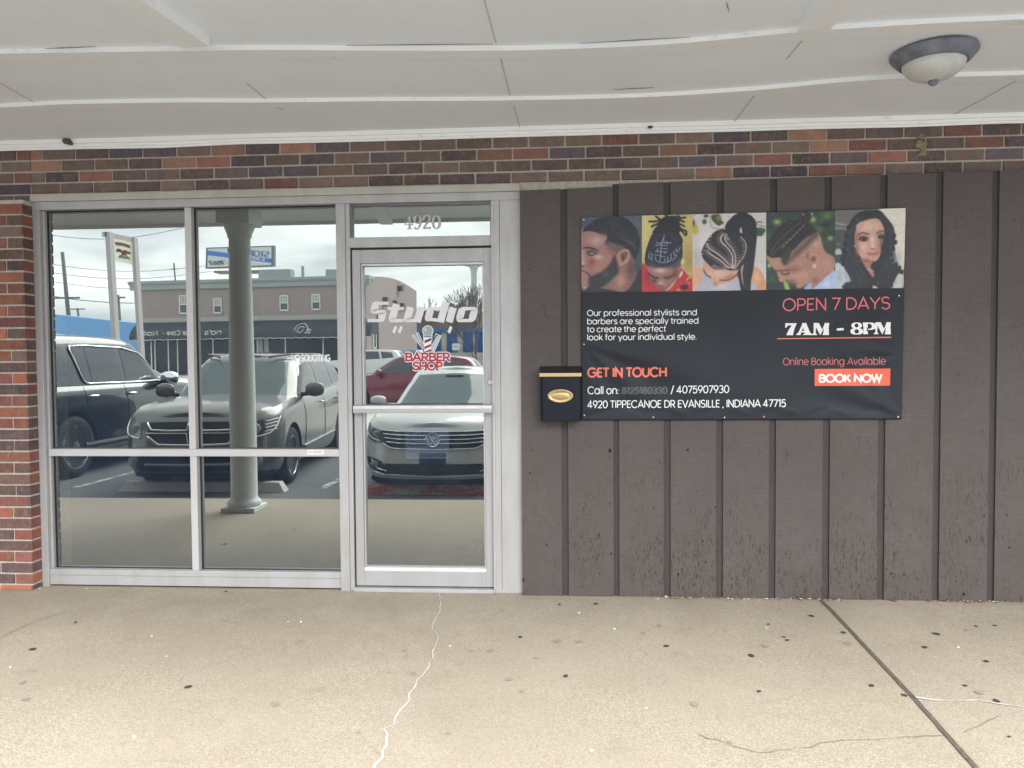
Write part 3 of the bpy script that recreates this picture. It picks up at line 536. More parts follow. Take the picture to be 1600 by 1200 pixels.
q.box(a.x+.005, a.x+.05, -.0125, .0045, c.z+.004, a.z-.006, ALD); q.box(c.x-.05, c.x-.005, -.0125, .0045, c.z+.004, a.z-.006, ALD); q.build('push_bar', dr, bevel=.002)
q = MB(); p = at(766, 597, .0); q.lathe([(.018, .004), (.018, -.006), (.015, -.010), (.0125, -.010), (.0125, -.006), (.009, -.006), (.009, -.012), (.0, -.012)], (p.x, .0, p.z), ALN, 24, 'y', False); q.box(p.x-.0012, p.x+.0012, -.0125, -.0119, p.z-.006, p.z+.004, GASK); q.build('lock_cylinder', dr, smooth=True, auto=40)
# lettering on the door glass, picture units (x, -y)
f = fg(.041); q = MB(); sh = .29; U = lambda x, y: (560+(x+sh*(775-y))*.13333, -(400+y*.13333)); wS = lambda t: 38*.1333+(84-38)*.1333*min(1.0, (abs(t[1])*1.15)**1.6)
def sq(cx, cy, rx, ry, a0, a1, n=12, e=.5):
    o = []
    for i in range(n+1):
        a = radians(a0+(a1-a0)*i/n); c, s = cos(a), sin(a); o.append((cx+rx*abs(c)**e*(1 if c > 0 else -1), cy-ry*abs(s)**e*(1 if s > 0 else -1)))
    return o
ST = [sq(190, 605, 52, 50, 55, 270, 16)[0:]+sq(200, 704, 50, 50, 90, -90, 16)+[(105, 755)]]
ST[0] = [(292, 554)]+sq(190, 604, 48, 50, 90, 270, 14)+sq(212, 705, 44, 51, 90, -90, 14)+[(100, 756)]
ST += [[(385, 562), (385, 705)]+sq(428, 705, 43, 51, 180, 270, 10)+[(522, 756)], [(300, 616), (488, 616)]]
ST += [[(562, 600), (562, 705)]+sq(610, 705, 48, 51, 180, 270, 10)+[(680, 756)], [(688, 600), (688, 775)]]
ST += [[(960, 537), (960, 775)], [(960, 616), (880, 616)]+sq(850, 680, 46, 64, 90, 270, 16)+[(960, 744+12)]]
ST += [[(1062, 602), (1062, 775)], [(1062, 537), (1062, 562)], sq(1247, 686, 74, 70, 0, 360, 36)]
for i, s in enumerate(ST): lay(q, [[U(*p) for p in s]], wS, (lambda p, z, h, i=i: f(p, z, h+.0002*(i % 7))), VIN)
for cx in (425, 490, 1072): poly(q, [(560+x*.13333, -(400+y*.13333)) for x, y in ((cx-30, 885), (cx+5, 815), (cx+30, 840), (cx-2, 915))], f, VIN)
q.build('door_lettering', dr, fix=False)
B = lambda x, y: (620+x*.0708, -(500+y*.0708))
q = MB()
def blob(pts, m, h): poly(q, [B(*p) for p in pts], f, m, h)
cir = lambda cx, cy, r, n=24: [(cx+r*cos(2*pi*i/n), cy+r*sin(2*pi*i/n)) for i in range(n)]
blob(cir(685, 240, 122), WHT, .0); blob([(585, 310), (785, 310), (775, 715), (595, 715)], WHT, .0001); blob(cir(685, 240, 104), GREYV, .0004); blob([(610, 215), (640, 175), (650, 200), (625, 255)], WHT, .0006)
blob([(605, 315), (765, 315), (770, 345), (600, 345)], GREYV, .0008); blob([(600, 350), (770, 350), (760, 382), (610, 382)], mat('dark_vinyl', (.2, .2, .22), .5), .0008)
for (ya, yb), m in (((455, 395), NAVY), ((585, 525), REDV), ((700, 640), NAVY)): blob([(612, ya), (758, yb), (758, yb+55), (612, min(715, ya+60))], m, .0006)
blob([(760, 385), (770, 385), (770, 715), (758, 715)], GREYV, .0007)
blob([(860, 295), (990, 345), (830, 712), (740, 712), (760, 520)], WHT, -.0001); blob([(880, 318), (975, 355), (825, 705), (770, 705), (775, 540)], mat('comb_vinyl', (.52, .52, .56), .5), .0003); blob([(865, 318), (935, 330), (900, 345), (880, 350), (790, 510), (770, 540), (770, 480)], NAVY, .0005)
for p, r in (((350, 335), (610, 640)), ((445, 280), (600, 600))):
    lay(q, [[B(*p), B(*r)]], 4.2, (lambda a, z, h: f(a, z, h-.0002)), WHT); lay(q, [[B(p[0]+8, p[1]+10), B(*r)]], 2.4, (lambda a, z, h: f(a, z, h+.0002)), GREYV)
blob([(565, 640), (605, 640), (605, 715), (570, 715)], mat('orange_vinyl', (.5, .16, .03), .5), .0004)
q.build('barber_pole_emblem', dr, fix=False)
def slab(s):
    st = []; 
    for g in s: st.append(g)
    return st
q = MB(); L1 = text_strokes('BARBER', 633.0, 703.5, -(500+898*.0708), 11.6); L2 = text_strokes('SHOP', 645, 691.5, -(500+1098*.0708), 11.6)
SER = []
for s in L1+L2:
    for e in (s[0], s[-1]):
        bz = [-(500+898*.0708), -(500+1098*.0708)]
        for b0 in bz:
            if abs(e[1]-b0) < .6 or abs(e[1]-b0-11.6) < .6: SER.append([(e[0]-2.1, e[1]), (e[0]+2.1, e[1])])
lay(q, L1+L2, 5.4, f, WHT); lay(q, SER, 4.6, (lambda a, z, h: f(a, z, h+.0003)), WHT)
lay(q, L1+L2, 2.9, (lambda a, z, h: f(a, z, h+.0012)), REDV); lay(q, SER, 2.0, (lambda a, z, h: f(a, z, h+.002)), REDV); q.build('barber_shop_lettering', dr, fix=False)
# handwritten notice taped inside the door glass
PAP = mat('blue_tinted_paper', (.27, .30, .37), .8); INK = mat('pen_ink', (.05, .05, .08), .7)
a, c = at(633, 668, .052), at(702, 717, .052); q = MB(); q.box(a.x, c.x, .052, .0535, c.z, a.z, PAP)
note = tag(q.build('paper_notice'), 'handwritten paper notice taped inside the door glass', 'notice')
q = MB(); f2 = fg(.0512); lay(q, text_strokes('Studio', 637, 668, -684, 8, .25)+text_strokes('Call for', 637, 690, -697, 7, .25)+text_strokes('4075907930', 637, 700, -713, 9, .25), 1.3, f2, INK); o = q.build('handwriting', note, fix=False); 
# ------------------------------------------------------------------ porch column
COL = mat('column_paint', (.72, .77, .78), .6, vary=.05, vs=3)
cxx, cyy = -3.092, -2.42; q = MB(); q.box(cxx-.165, cxx+.165, cyy-.165, cyy+.165, 0, .045, COL); pc = None
colm = q.build('porch_column', shop, bevel=.006)
q = MB(); q.lathe([(.14, .045), (.155, .05), (.16, .07), (.155, .088), (.142, .10), (.128, .115), (.124, .13), (.123, .7), (.118, 1.3), (.110, 1.9), (.100, 2.42), (.099, 2.46), (.109, 2.465), (.112, 2.48), (.109, 2.495), (.099, 2.50), (.099, 2.60), (.109, 2.605), (.112, 2.63), (.132, 2.68), (.146, 2.72)], (cxx, cyy, 0), COL, 40); q.build('shaft', colm, smooth=True, auto=35)
q = MB(); q.box(cxx-.158, cxx+.158, cyy-.158, cyy+.158, 2.721, CZ(-2.4)-.012, COL); q.build('capital', colm, bevel=.004)
# ------------------------------------------------------------------ ceiling light, mailbox, wasp nest
lp = cpt(1459, 80); lx, ly, lz = lp.x, lp.y, CZ(lp.y)
lamp = thing('ceiling_light', 'flush ceiling light with frosted glass bowl and dark bronze ring', 'light', (lx, ly, lz))
BRZ = mat('weathered_bronze', (.20, .215, .26), .6, .1, vary=.3, vs=14); q = MB()
q.lathe([(.17, .0), (.181, -.006), (.184, -.016), (.180, -.024), (.168, -.036), (.160, -.046), (.150, -.056), (.140, -.060), (.136, -.056), (.136, -.03)], (lx, ly, lz), BRZ, 64, capit=False); q.build('bronze_ring', lamp, smooth=True, auto=45)
def m_bowl():
    m = mat('frosted_bowl', (.52, .52, .51), .32); b = NB(m); v = b.tex(); n = b.ramp(b.noise(v, 9, 5, .6, 1.2), .35, .7); b.col(b.mix(n, (.62, .62, .615), (.80, .80, .79))); b.p.inputs['Transmission Weight'].default_value = 0.12; return m
q = MB(); q.lathe([(.1345*cos(a), -.050-.085*sin(a)) for a in [radians(90*i/16) for i in range(16)]]+[(.008, -.135)], (lx, ly, lz), m_bowl(), 64); q.build('glass_bowl', lamp, smooth=True)
q = MB(); q.lathe([(.012, -.130), (.021, -.135), (.022, -.142), (.017, -.150), (.008, -.156), (.002, -.158)], (lx, ly, lz), BRZ, 24); q.build('finial', lamp, smooth=True)
m0 = at(843, 661, -.17); bx0, bx1 = at(844.5, 640, -.165).x, at(907, 640, -.165).x; bz0, bz1 = at(870, 659, -.165).z, at(870, 588, -.165).z
mail = thing('mailbox', 'navy metal wall mailbox with gold strip and oval gold plate', 'mailbox', ((bx0+bx1)/2, -.056, bz0))
NVY = mat('navy_enamel', (.004, .006, .015), .28, 0, spec=.22); GLD = mat('gold_plate', (.47, .35, .18), .42, .8); GLD2 = mat('gold_plate_dark', (.33, .22, .08), .4, .8); BLK = mat('black_enamel', (.02, .02, .024), .35)
q = MB(); w2 = bx1-bx0; y0, y1 = -.058, -.166; prof = [(bx0, y0), (bx0, y1+.014), (bx0+.004, y1+.005), (bx0+.014, y1), (bx1-.014, y1), (bx1-.004, y1+.005), (bx1, y1+.014), (bx1, y0)]
q.prism([(x, y, bz0+.004) for x, y in prof], (0, 0, bz1-bz0), NVY); q.prism([(x*.985+.015*(bx0+bx1)/2, y+.004 if y < -.1 else y, bz0) for x, y in prof], (0, 0, .0045), BLK); q.build('mailbox_body', mail, bevel=.002)
zt = bz1+.004; lx0, lx1 = at(842.5, 575, -.175).x, at(908.5, 575, -.175).x
q = MB(); q.prism([(lx0+.002, -.058, zt+.055), (lx0+.002, -.172, zt+.016), (lx0+.002, -.172, zt), (lx0+.002, -.058, zt)], (lx1-lx0-.004, 0, 0), BLK); q.build('mailbox_lid', mail, bevel=.002)
q = MB(); q.box(lx0, lx1, -.178, -.1725, zt-.006, zt+.016, GLD); q.build('gold_strip', mail, bevel=.002)
px, pz = (bx0+bx1)/2, at(875, 618.5, -.165).z; q = MB(); A, Bq = at(856, 618, -.166), at(896, 618, -.166); ra = (Bq.x-A.x)/2; rows = []
for k, (s, h) in enumerate([(1, 0), (1, .004), (.97, .006), (.86, .0065), (.80, .003), (.70, .002), (.62, .0045), (.3, .006), (.02, .006)]): rows.append([(px+ra*s*cos(t), -.1665-h, pz+ra*.52*(s if k < 4 else s*.86)*sin(t)) for t in [2*pi*i/40 for i in range(40)]])
q.grid(rows, GLD, close=True); pl = q.build('oval_plate', mail, smooth=True, auto=50)
q = MB(); lay(q, text_strokes('Mail', px-.026, px+.024, pz-.008, .016, .25), .0025, (lambda x, z, h: (x, -.1735-h, z)), GLD2); q.build('plate_lettering', pl, fix=False)
q = MB(); rr = random.Random(3); p = at(105, 222, -.05); MUD = mat('mud', (.12, .10, .085), .95, vary=.3, vs=60)
def lump(q, c, r, m, sq=(1, 1, 1), seed=1):
    rn = random.Random(seed); rows = []
    for i in range(9):
        t = pi*i/8; rows.append([(c[0]+r*sq[0]*sin(t)*cos(a)*(1+rn.uniform(-.12, .12)), c[1]+r*sq[1]*sin(t)*sin(a)*(1+rn.uniform(-.12, .12)), c[2]+r*sq[2]*cos(t)) for a in [2*pi*k/12 for k in range(12)]])
    q.grid(rows, m, close=True)
lump(q, (p.x, -.055, p.z+.004), .024, MUD, (1.1, 1, .8)); lump(q, (p.x+.018, -.05, p.z-.008), .016, MUD, (1.2, 1, .7), 4); tag(q.build('mud_nest', smooth=True), 'small round mud nest on the white moulding above the window', 'nest')
q = MB(); p = at(1016, 199, -.05); lump(q, (p.x, -.048, p.z+.002), .012, mat('rust_brown', (.16, .05, .03), .9), (1.4, .8, .7), 7); tag(q.build('wasp_nest', smooth=True), 'tiny reddish brown wasp nest on the moulding above the siding', 'nest')

# ------------------------------------------------------------------ printed banner
BX0, BX1, BZ0, BZ1 = .0935, 1.955, 1.067, 2.282
def corner(u, v):                                    # u right, v down, slightly out of square like the photographed banner
    tl, tr, br, bl = Vector((.096, 0, 2.272)), Vector((1.961, 0, 2.291)), Vector((1.948, 0, 1.069)), Vector((.091, 0, 1.065))
    return (tl*(1-u)+tr*u)*(1-v)+(bl*(1-u)+br*u)*v
FOLD = []
def fold(px, pz, ang, ln, amp, w): FOLD.append((px, pz, cos(radians(ang)), sin(radians(ang)), ln, amp, w))
for a, amp in ((-14, .011), (-27, -.010), (-40, .008), (-56, -.006)): fold(.10, 1.52, a, .85, amp, .020)
for a, amp in ((28, .009), (14, -.007)): fold(.10, 1.09, a, .45, amp, .016)
for a, amp in ((-128, .010), (-143, -.010), (-112, .008), (-160, .006)): fold(1.93, 1.80, a, .8, amp, .022)
for a, amp in ((150, .009), (167, -.009), (128, .008), (112, -.006)): fold(1.93, 1.09, a, .8, amp, .020)
for a, amp in ((170, .008), (190, -.008), (205, .006), (158, -.006)): fold(1.945, 1.45, a, .35, amp, .012)
for x in (.45, .75, 1.12, 1.4, 1.68): fold(x, 1.085, 160, .22, .006, .010); fold(x, 1.085, 20, .22, -.005, .010)
def wob(x, z):
    s = 0.0
    for px, pz, c, sn, ln, amp, w in FOLD:
        dx, dz = x-px, z-pz; t = dx*c+dz*sn
        if t <= 0 or t > ln: continue
        d = -dx*sn+dz*c; ww = w+.09*t; s += amp*exp_(-(d/ww)**2)*(t/ln)**.35*(1-t/ln)**1.1*(1.0 if t > .05 else t/.05)
    low = max(0.0, min(1.0, (1.82-z)/.3)); s = 1.6*s*(.15+.85*low)
    s += .0025*sin(z*9+x*3.3)*low+.002*sin(x*11+z*5)*low
    e = min((z-BZ0), (BX1-x), (x-BX0)); s *= max(.25, min(1.0, e/.06)); return s+.006
exp_ = lambda t: math.exp(t) if t > -40 else 0.0
BY = -.060
def bp(x, z, h=0.0): return Vector((x, BY-wob(x, z)-h, z))
def m_vinyl():
    m = mat('banner_vinyl', (.026, .030, .042), .46); b = NB(m); v = b.tex(); wv = b.N.new('ShaderNodeTexWave'); wv.bands_direction = 'Z'; wv.inputs['Scale'].default_value = 60; b.K.new(v, wv.inputs['Vector'])
    b.col(b.mix(b.ramp(b.noise(v, 2.2, 4), .3, .7), (.018, .021, .028), (.026, .030, .039))); b.bump(wv.outputs[1] if len(wv.outputs) > 1 else wv.outputs[0], .05, .001); b.p.inputs['Specular IOR Level'].default_value = .22; return m
VNY = m_vinyl()
ban = thing('banner', 'black printed vinyl banner with five hairstyle photos and opening hours', 'banner', (1.02, BY, BZ0))
q = MB(); NU, NV = 190, 124; rows = []
for j in range(NV+1):
    r = []
    for i in range(NU+1): p = corner(i/NU, j/NV); r.append(bp(p.x, p.z))
    rows.append(r)
q.grid(rows, VNY); sheet = q.build('banner_sheet', ban, smooth=True, fix=False); sm = sheet.modifiers.new('thickness', 'SOLIDIFY'); sm.thickness = .0015; sm.offset = 1.0
WPR = mat('white_print', (.80, .80, .80), .45); ORP = mat('coral_print', (.80, .17, .11), .45); PNK = mat('pink_print', (.68, .135, .155), .45); BOX = mat('orange_print', (.80, .125, .055), .45); GPR = mat('overprinted_grey', (.115, .12, .13), .5); HEM = mat('hem_print', (.06, .068, .085), .35)
bf = lambda x, z, h: bp(x, z, .0012+h)
def line(s, x0, x1, z0, z1, cap, w, m, name, tr=0.0, sh=0.0):
    q = MB(); lay(q, [[(x, z+(z1-z0)*(x-x0)/(x1-x0)) for x, z in st] for st in text_strokes(s, x0, x1, z0, cap, sh, track=tr)], w, bf, m, sub_=True); return q.build(name, ban, fix=False)
for s, px0, px1, py in (('Our professional stylists and', 917, 1089.5, 493.5), ('barbers are specially trained', 917, 1092, 506.5), ('to create the perfect', 917, 1041, 519), ('look for your individual style.', 917, 1088.5, 531.5)):
    a, c = at(px0, py, -.066), at(px1, py-1.2, -.066); line(s, a.x, c.x, a.z, c.z, .033, .0045, WPR, 'intro_lettering')
def tl(s, x0, y0, x1, y1, ch, w, m, name, **k):
    a, c = at(x0, y0, -.066), at(x1, y1, -.066); return line(s, a.x, c.x, a.z, c.z, ch/270.0, w, m, name, **k)
tl('GET IN TOUCH', 918, 589, 1042, 588, 14, .0115, ORP, 'contact_lettering'); tl('Call on:', 918, 615.5, 967, 615.5, 11.5, .0054, WPR, 'contact_lettering'); tl('/ 4075907930', 1048, 614.5, 1139.5, 613.5, 11.5, .0054, WPR, 'contact_lettering')
tl('8125180330', 971, 615.5, 1043, 615, 10.5, .0050, GPR, 'struck_out_lettering'); q = MB()
for k in range(5): lay(q, [[(x, z+.004*sin(x*190+k*2)) for x, z in [(.335+.27*i/40, 1.2300+.0068*k) for i in range(41)]]], .0016, bf, GPR)
q.build('struck_out_lettering', ban, fix=False)
tl('4920 TIPPECANOE DR EVANSILLE , INDIANA 47715', 918, 637.5, 1228, 635.5, 11.5, .0054, WPR, 'address_lettering')
tl('OPEN 7 DAYS', 1222, 485.5, 1391.5, 482.5, 18.5, .0078, PNK, 'opening_lettering'); tl('Online Booking Available', 1223, 570.5, 1384, 569.5, 11, .0042, mat('dull_pink_print', (.55, .15, .14), .45), 'booking_lettering')
# hours line, heavy display capitals, picture units
T = lambda x, y: (lambda p: (p.x, p.z))(at(1210+x*.125, 450+y*.125, -.066))
qs = [MB(), MB(), MB()]
def pp(pts, h=0.0): qs[0 if pts[0][0] < 700 else 1 if pts[0][0] < 900 else 2].face([bp(*T(*p), .0012+h) for p in pts], WPR)
pp([(135, 440), (280, 440), (262, 480), (242, 530), (232, 590), (150, 590), (152, 575), (175, 530), (215, 468), (175, 466), (158, 480), (150, 497), (135, 497)])
pp([(345, 437), (395, 437), (440, 545), (466, 578), (466, 588), (358, 588), (358, 578), (378, 572)]); pp([(352, 440), (372, 470), (330, 560), (328, 588), (270, 588), (270, 580), (300, 556)], .0002); pp([(312, 540), (372, 540), (380, 556), (306, 556)], .0004)
for o in (0, 769):
    e = -9 if o else 0
    if not o: pp([(488, 440), (520, 440), (514, 560), (532, 580), (532, 588), (466, 588), (466, 580), (490, 560)], .0002)
    else: pp([(488+o, 430), (516+o, 430), (508+o, 550), (524+o, 570), (524+o, 578), (466+o, 578), (466+o, 570), (486+o, 550)], .0002)
    pp([(490+o, 437+e), (552+o, 437+e), (600+o, 530+e), (572+o, 590+e)]); pp([(572+o, 590+e), (588+o, 540+e), (628+o, 437+e), (650+o, 437+e)], .0002); pp([(625+o, 437+e), (682+o, 437+e), (676+o, 500+e), (682+o, 588+e), (600+o, 588+e), (610+o, 560+e)], .0004)
pp([(778, 505), (864, 500), (866, 529), (778, 533)])
pp([(1105, 432), (1165, 430), (1163, 578), (1105, 578), (1112, 500)])
for cx, cy, rx, ry, tk, th in ((1027, 468, 44, 31, 44, 12), (1027, 542, 50, 33, 54, 13), (1168, 478, 70, 40, 62, 12)):
    pts = [(cx+rx*cos(a), cy-ry*sin(a)) for a in [2*pi*i/28 for i in range(29)]] if cx < 1100 else [(1160, 438)]+[(1168+rx*cos(a), cy-ry*sin(a)) for a in [pi/2-pi*i/14 for i in range(15)]]+[(1160, 518)]
    l, r = ribbon([T(*p) for p in pts], lambda t, tk=tk, th=th: (th+(tk-th)*abs(t[1])**1.4)*.00047); qs[2].grid([[bp(*p, .002+cy*1e-6) for p in l], [bp(*p, .002+cy*1e-6) for p in r]], WPR)
for q in qs: q.build('hours_lettering', ban, fix=False)
q = MB(); a, c = T(33, 634), T(1457, 617); lay(q, [[(a[0]+(c[0]-a[0])*i/30, a[1]+(c[1]-a[1])*i/30) for i in range(31)]], .0062, bf, ORP); q.build('red_rule', ban, fix=False)
q = MB(); a, c = at(1273, 576.5, -.066), at(1391, 602.5, -.066); rows = [[bp(a.x+(c.x-a.x)*i/24, a.z+(c.z-a.z)*j/8, .0010) for i in range(25)] for j in range(9)]; q.grid(rows, BOX); bx = q.build('book_now_button', ban, fix=False)
q = MB(); a, c = at(1279, 597, -.066), at(1378, 596.5, -.066); lay(q, text_strokes('BOOK NOW', a.x, c.x, a.z, .043), .0115, (lambda x, z, h: bp(x, z, .002+h)), WPR, sub_=True); q.build('button_lettering', bx, fix=False)
PIN = mat('bright_screw', (.85, .85, .85), .25, .7); PINR = mat('pink_screw', (.8, .35, .4), .4)
for px_, py_, m in [(912, 343, PIN), (913, 449, PIN), (912.5, 538, PIN), (913, 649, PIN), (1021, 652, PIN), (1132, 652.5, PIN), (1194, 651, PINR), (1403.5, 651.5, PIN), (1405, 462, PIN), (1407, 331, PIN), (1086, 337, PIN), (1143, 334.5, PIN)]:
    p = at(px_, py_, -.068); q = MB(); y = bp(p.x, p.z).y; q.lathe([(.005, 0), (.0048, -.002), (.003, -.0035), (.0005, -.004)], (p.x, y, p.z), m, 12, 'y'); q.build('screw', ban, smooth=True)
# ---- the five photographs, painted on a fine mesh of coloured points
def pin(x, y, P):
    P = np.array(P); x1, y1 = P[:, 0], P[:, 1]; x2, y2 = np.roll(x1, -1), np.roll(y1, -1); ins = np.zeros(x.shape, bool); dm = np.full(x.shape, 1e9)
    for a, b, c, d in zip(x1, y1, x2, y2):
        if b != d: ins ^= ((y < b) != (y < d)) & (x < (c-a)*(y-b)/(d-b)+a)
        l2 = (c-a)**2+(d-b)**2
        if l2 > 0: t = np.clip(((x-a)*(c-a)+(y-b)*(d-b))/l2, 0, 1); dm = np.minimum(dm, np.hypot(x-a-t*(c-a), y-b-t*(d-b)))
    return ins, dm
def sdl(x, y, P):
    dm = np.full(x.shape, 1e9)
    for (a, b), (c, d) in zip(P[:-1], P[1:]):
        l2 = (c-a)**2+(d-b)**2
        if l2 > 0: t = np.clip(((x-a)*(c-a)+(y-b)*(d-b))/l2, 0, 1); dm = np.minimum(dm, np.hypot(x-a-t*(c-a), y-b-t*(d-b)))
    return dm
def paint(box, bgc, L, seed, grain=2.5, nx=112, ny=128):
    x0, y0, x1, y1 = box; X, Yy = np.meshgrid(np.linspace(x0, x1, nx), np.linspace(y0, y1, ny)); im = np.ones((ny, nx, 3))*np.array(bgc, float); rn = np.random.RandomState(seed)
    for l in L:
        k, c, s = l[0], np.array(l[1], float), l[2]; op = 1.0
        if k == 'p': P = [tuple(p) for p in catmull(l[3], 5, True)] if len(l) < 5 else l[3]; i, d = pin(X, Yy, P); a = np.clip(.5+np.where(i, d, -d)/s, 0, 1)
        elif k == 's': P = [tuple(p) for p in catmull(l[4], 6)]; a = np.clip((l[3]/2-sdl(X, Yy, P))/s+.5, 0, 1); op = l[5] if len(l) > 5 else 1
        elif k == 'e':
            cx, cy, rx, ry = l[3]; rot = radians(l[4]) if len(l) > 4 else 0; op = l[5] if len(l) > 5 else 1; dx, dy = X-cx, Yy-cy; ex, ey = dx*cos(rot)+dy*sin(rot), -dx*sin(rot)+dy*cos(rot); r = np.sqrt((ex/rx)**2+(ey/ry)**2); a = np.clip((1-r)/s+.5 if s < 1 else np.exp(-(r*1.3)**2), 0, 1)
        elif k == 'n': im += rn.normal(0, s, (ny, nx, 1)); continue
        im = im*(1-a[..., None]*op)+c*a[..., None]*op
    def blur(a, n):
        for _ in range(n):
            p = np.pad(a, ((1, 1), (1, 1), (0, 0)), 'edge'); a = (p[:-2, 1:-1]+p[2:, 1:-1]+p[1:-1, :-2]+p[1:-1, 2:]+2*p[1:-1, 1:-1])/6
        return a
    lowf = blur(rn.normal(0, 60, (ny, nx, 1)), 14); im = blur(im, 1)+lowf*.22+blur(rn.normal(0, 9, (ny, nx, 3)), 1); im = (im-118)*1.06+116
    im += rn.normal(0, grain, (ny, nx, 1)); im = np.clip(im*.93, 2, 250)/255.0
    return np.where(im <= .04045, im/12.92, ((im+.055)/1.055)**2.4)
PHO = mat('photo_print', (.5, .5, .5), .45); _b = NB(PHO); _b.col(_b.attr('pic'))
def photo(quad, im, name, label):                     # quad = picture corners tl, tr, br, bl in photograph pixels
    ny, nx = im.shape[:2]; Q = [at(px, py, -.066) for px, py in quad]; q = MB(); rows = []
    for j in range(ny):
        v = j/(ny-1); r = []
        for i in range(nx): u = i/(nx-1); p = (Q[0]*(1-u)+Q[1]*u)*(1-v)+(Q[3]*(1-u)+Q[2]*u)*v; r.append(bp(p.x, p.z, .0012))
        rows.append(r)
    q.grid(rows, PHO); o = q.build(name, ban, fix=False, smooth=True); ca = o.data.color_attributes.new('pic', 'FLOAT_COLOR', 'POINT'); a = np.ones((nx*ny, 4), np.float32); a[:, :3] = im.reshape(-1, 3); ca.data.foreach_set('color', a.ravel()); o['label'] = label
sk = (158, 118, 112); L = [('e', (86, 98, 110), 2, (800, 200, 300, 300)), ('e', (60, 70, 84), 2, (900, 900, 200, 300)),
 ('p', (140, 104, 98), 16, [(590, 700), (600, 900), (430, 1060), (330, 1110), (420, 1150), (740, 1160), (850, 1000), (880, 930), (830, 820), (840, 700), (780, 640)]), ('e', (96, 72, 70), 2, (800, 850, 90, 200)), ('e', (186, 140, 128), 2, (640, 1000, 90, 130)),
 ('p', (40, 42, 52), 22, [(330, 1105), (520, 1140), (700, 1160), (830, 1020), (880, 900), (960, 850), (960, 1190), (60, 1190), (60, 1070)]), ('p', sk, 10, [(70, 300), (200, 280), (450, 350), (560, 500), (560, 760), (430, 900), (250, 960), (190, 1080), (70, 1070)]),
 ('e', (190, 158, 152), 2, (290, 420, 130, 90)), ('e', (205, 172, 162), 2, (310, 660, 100, 55)), ('e', (136, 84, 76), 2, (230, 740, 80, 90)), ('e', (176, 128, 116), 2, (330, 800, 110, 90)), ('e', (190, 150, 142), 2, (100, 640, 40, 120)), ('e', (205, 176, 170), 2, (100, 740, 24, 30)),
 ('p', (140, 104, 98), 30, [(440, 480), (540, 540), (580, 700), (560, 760), (500, 640), (420, 500)]), ('p', (35, 38, 50), 14, [(95, 290), (150, 210), (280, 120), (430, 78), (620, 74), (760, 140), (860, 260), (915, 420), (905, 580), (850, 690), (830, 700), (790, 600), (760, 560), (690, 540), (620, 560), (560, 500), (420, 470), (450, 360), (320, 310), (190, 275)]),
 ('e', (88, 80, 80), 2, (390, 310, 90, 40), 12, .6), ('p', (112, 88, 86), 40, [(440, 430), (560, 470), (690, 520), (600, 600), (540, 560), (450, 480)]), ('p', (52, 48, 52), 44, [(560, 640), (590, 760), (605, 880), (520, 960), (380, 1090), (200, 1100), (190, 950), (260, 920), (400, 850), (500, 740)]), ('e', (74, 70, 74), 2, (430, 900, 60, 60)),
 ('p', (52, 44, 50), 12, [(100, 515), (180, 505), (270, 530), (330, 570), (270, 555), (180, 530), (100, 530)]), ('e', (66, 58, 62), 2, (215, 590, 85, 50)), ('s', (30, 27, 32), 8, 12, [(180, 620), (220, 632), (280, 605), (310, 600)]), ('e', (186, 158, 156), .5, (230, 605, 30, 9)), ('e', (70, 56, 58), 2, (100, 790, 30, 14)),
 ('p', (190, 132, 130), 10, [(75, 870), (130, 880), (185, 915), (140, 930), (80, 935)]), ('s', (90, 52, 54), 8, 8, [(75, 905), (130, 908), (180, 918)]), ('s', (54, 46, 48), 10, 14, [(80, 855), (150, 880), (185, 910), (190, 990)]),
 ('p', (176, 128, 116), 8, [(580, 680), (600, 600), (680, 550), (750, 560), (775, 640), (750, 720), (690, 780), (640, 795), (615, 760)]), ('p', (100, 66, 64), 14, [(650, 620), (700, 580), (740, 610), (730, 680), (680, 730), (650, 700)]), ('s', (206, 164, 150), 10, 12, [(680, 565), (745, 590), (755, 660), (715, 740)]), ('s', (170, 126, 114), 10, 14, [(660, 600), (700, 620), (715, 670), (690, 720)]), ('e', (190, 146, 134), 2, (650, 770, 30, 24))]
for i in range(9): L.append(('s', (86, 92, 108), 6, 5, [(470+i*18+20*sin(i), 85+i*3), (500+i*26, 200+i*14), (560+i*30, 330+i*16), (690+i*22, 420+i*14), (850-i*2, 440+i*16)], .75))
for i in range(5): L.append(('s', (74, 80, 98), 6, 5, [(200+i*60, 190-i*26), (280+i*50, 200-i*10), (400+i*40, 260+i*6)], .6))
photo([(908, 340), (1003, 337), (1003, 456), (908.5, 456.5)], paint((75, 80, 945, 1165), (74, 84, 98), L, 1), 'hairstyle_photo', 'profile of a bearded man with short waved hair')
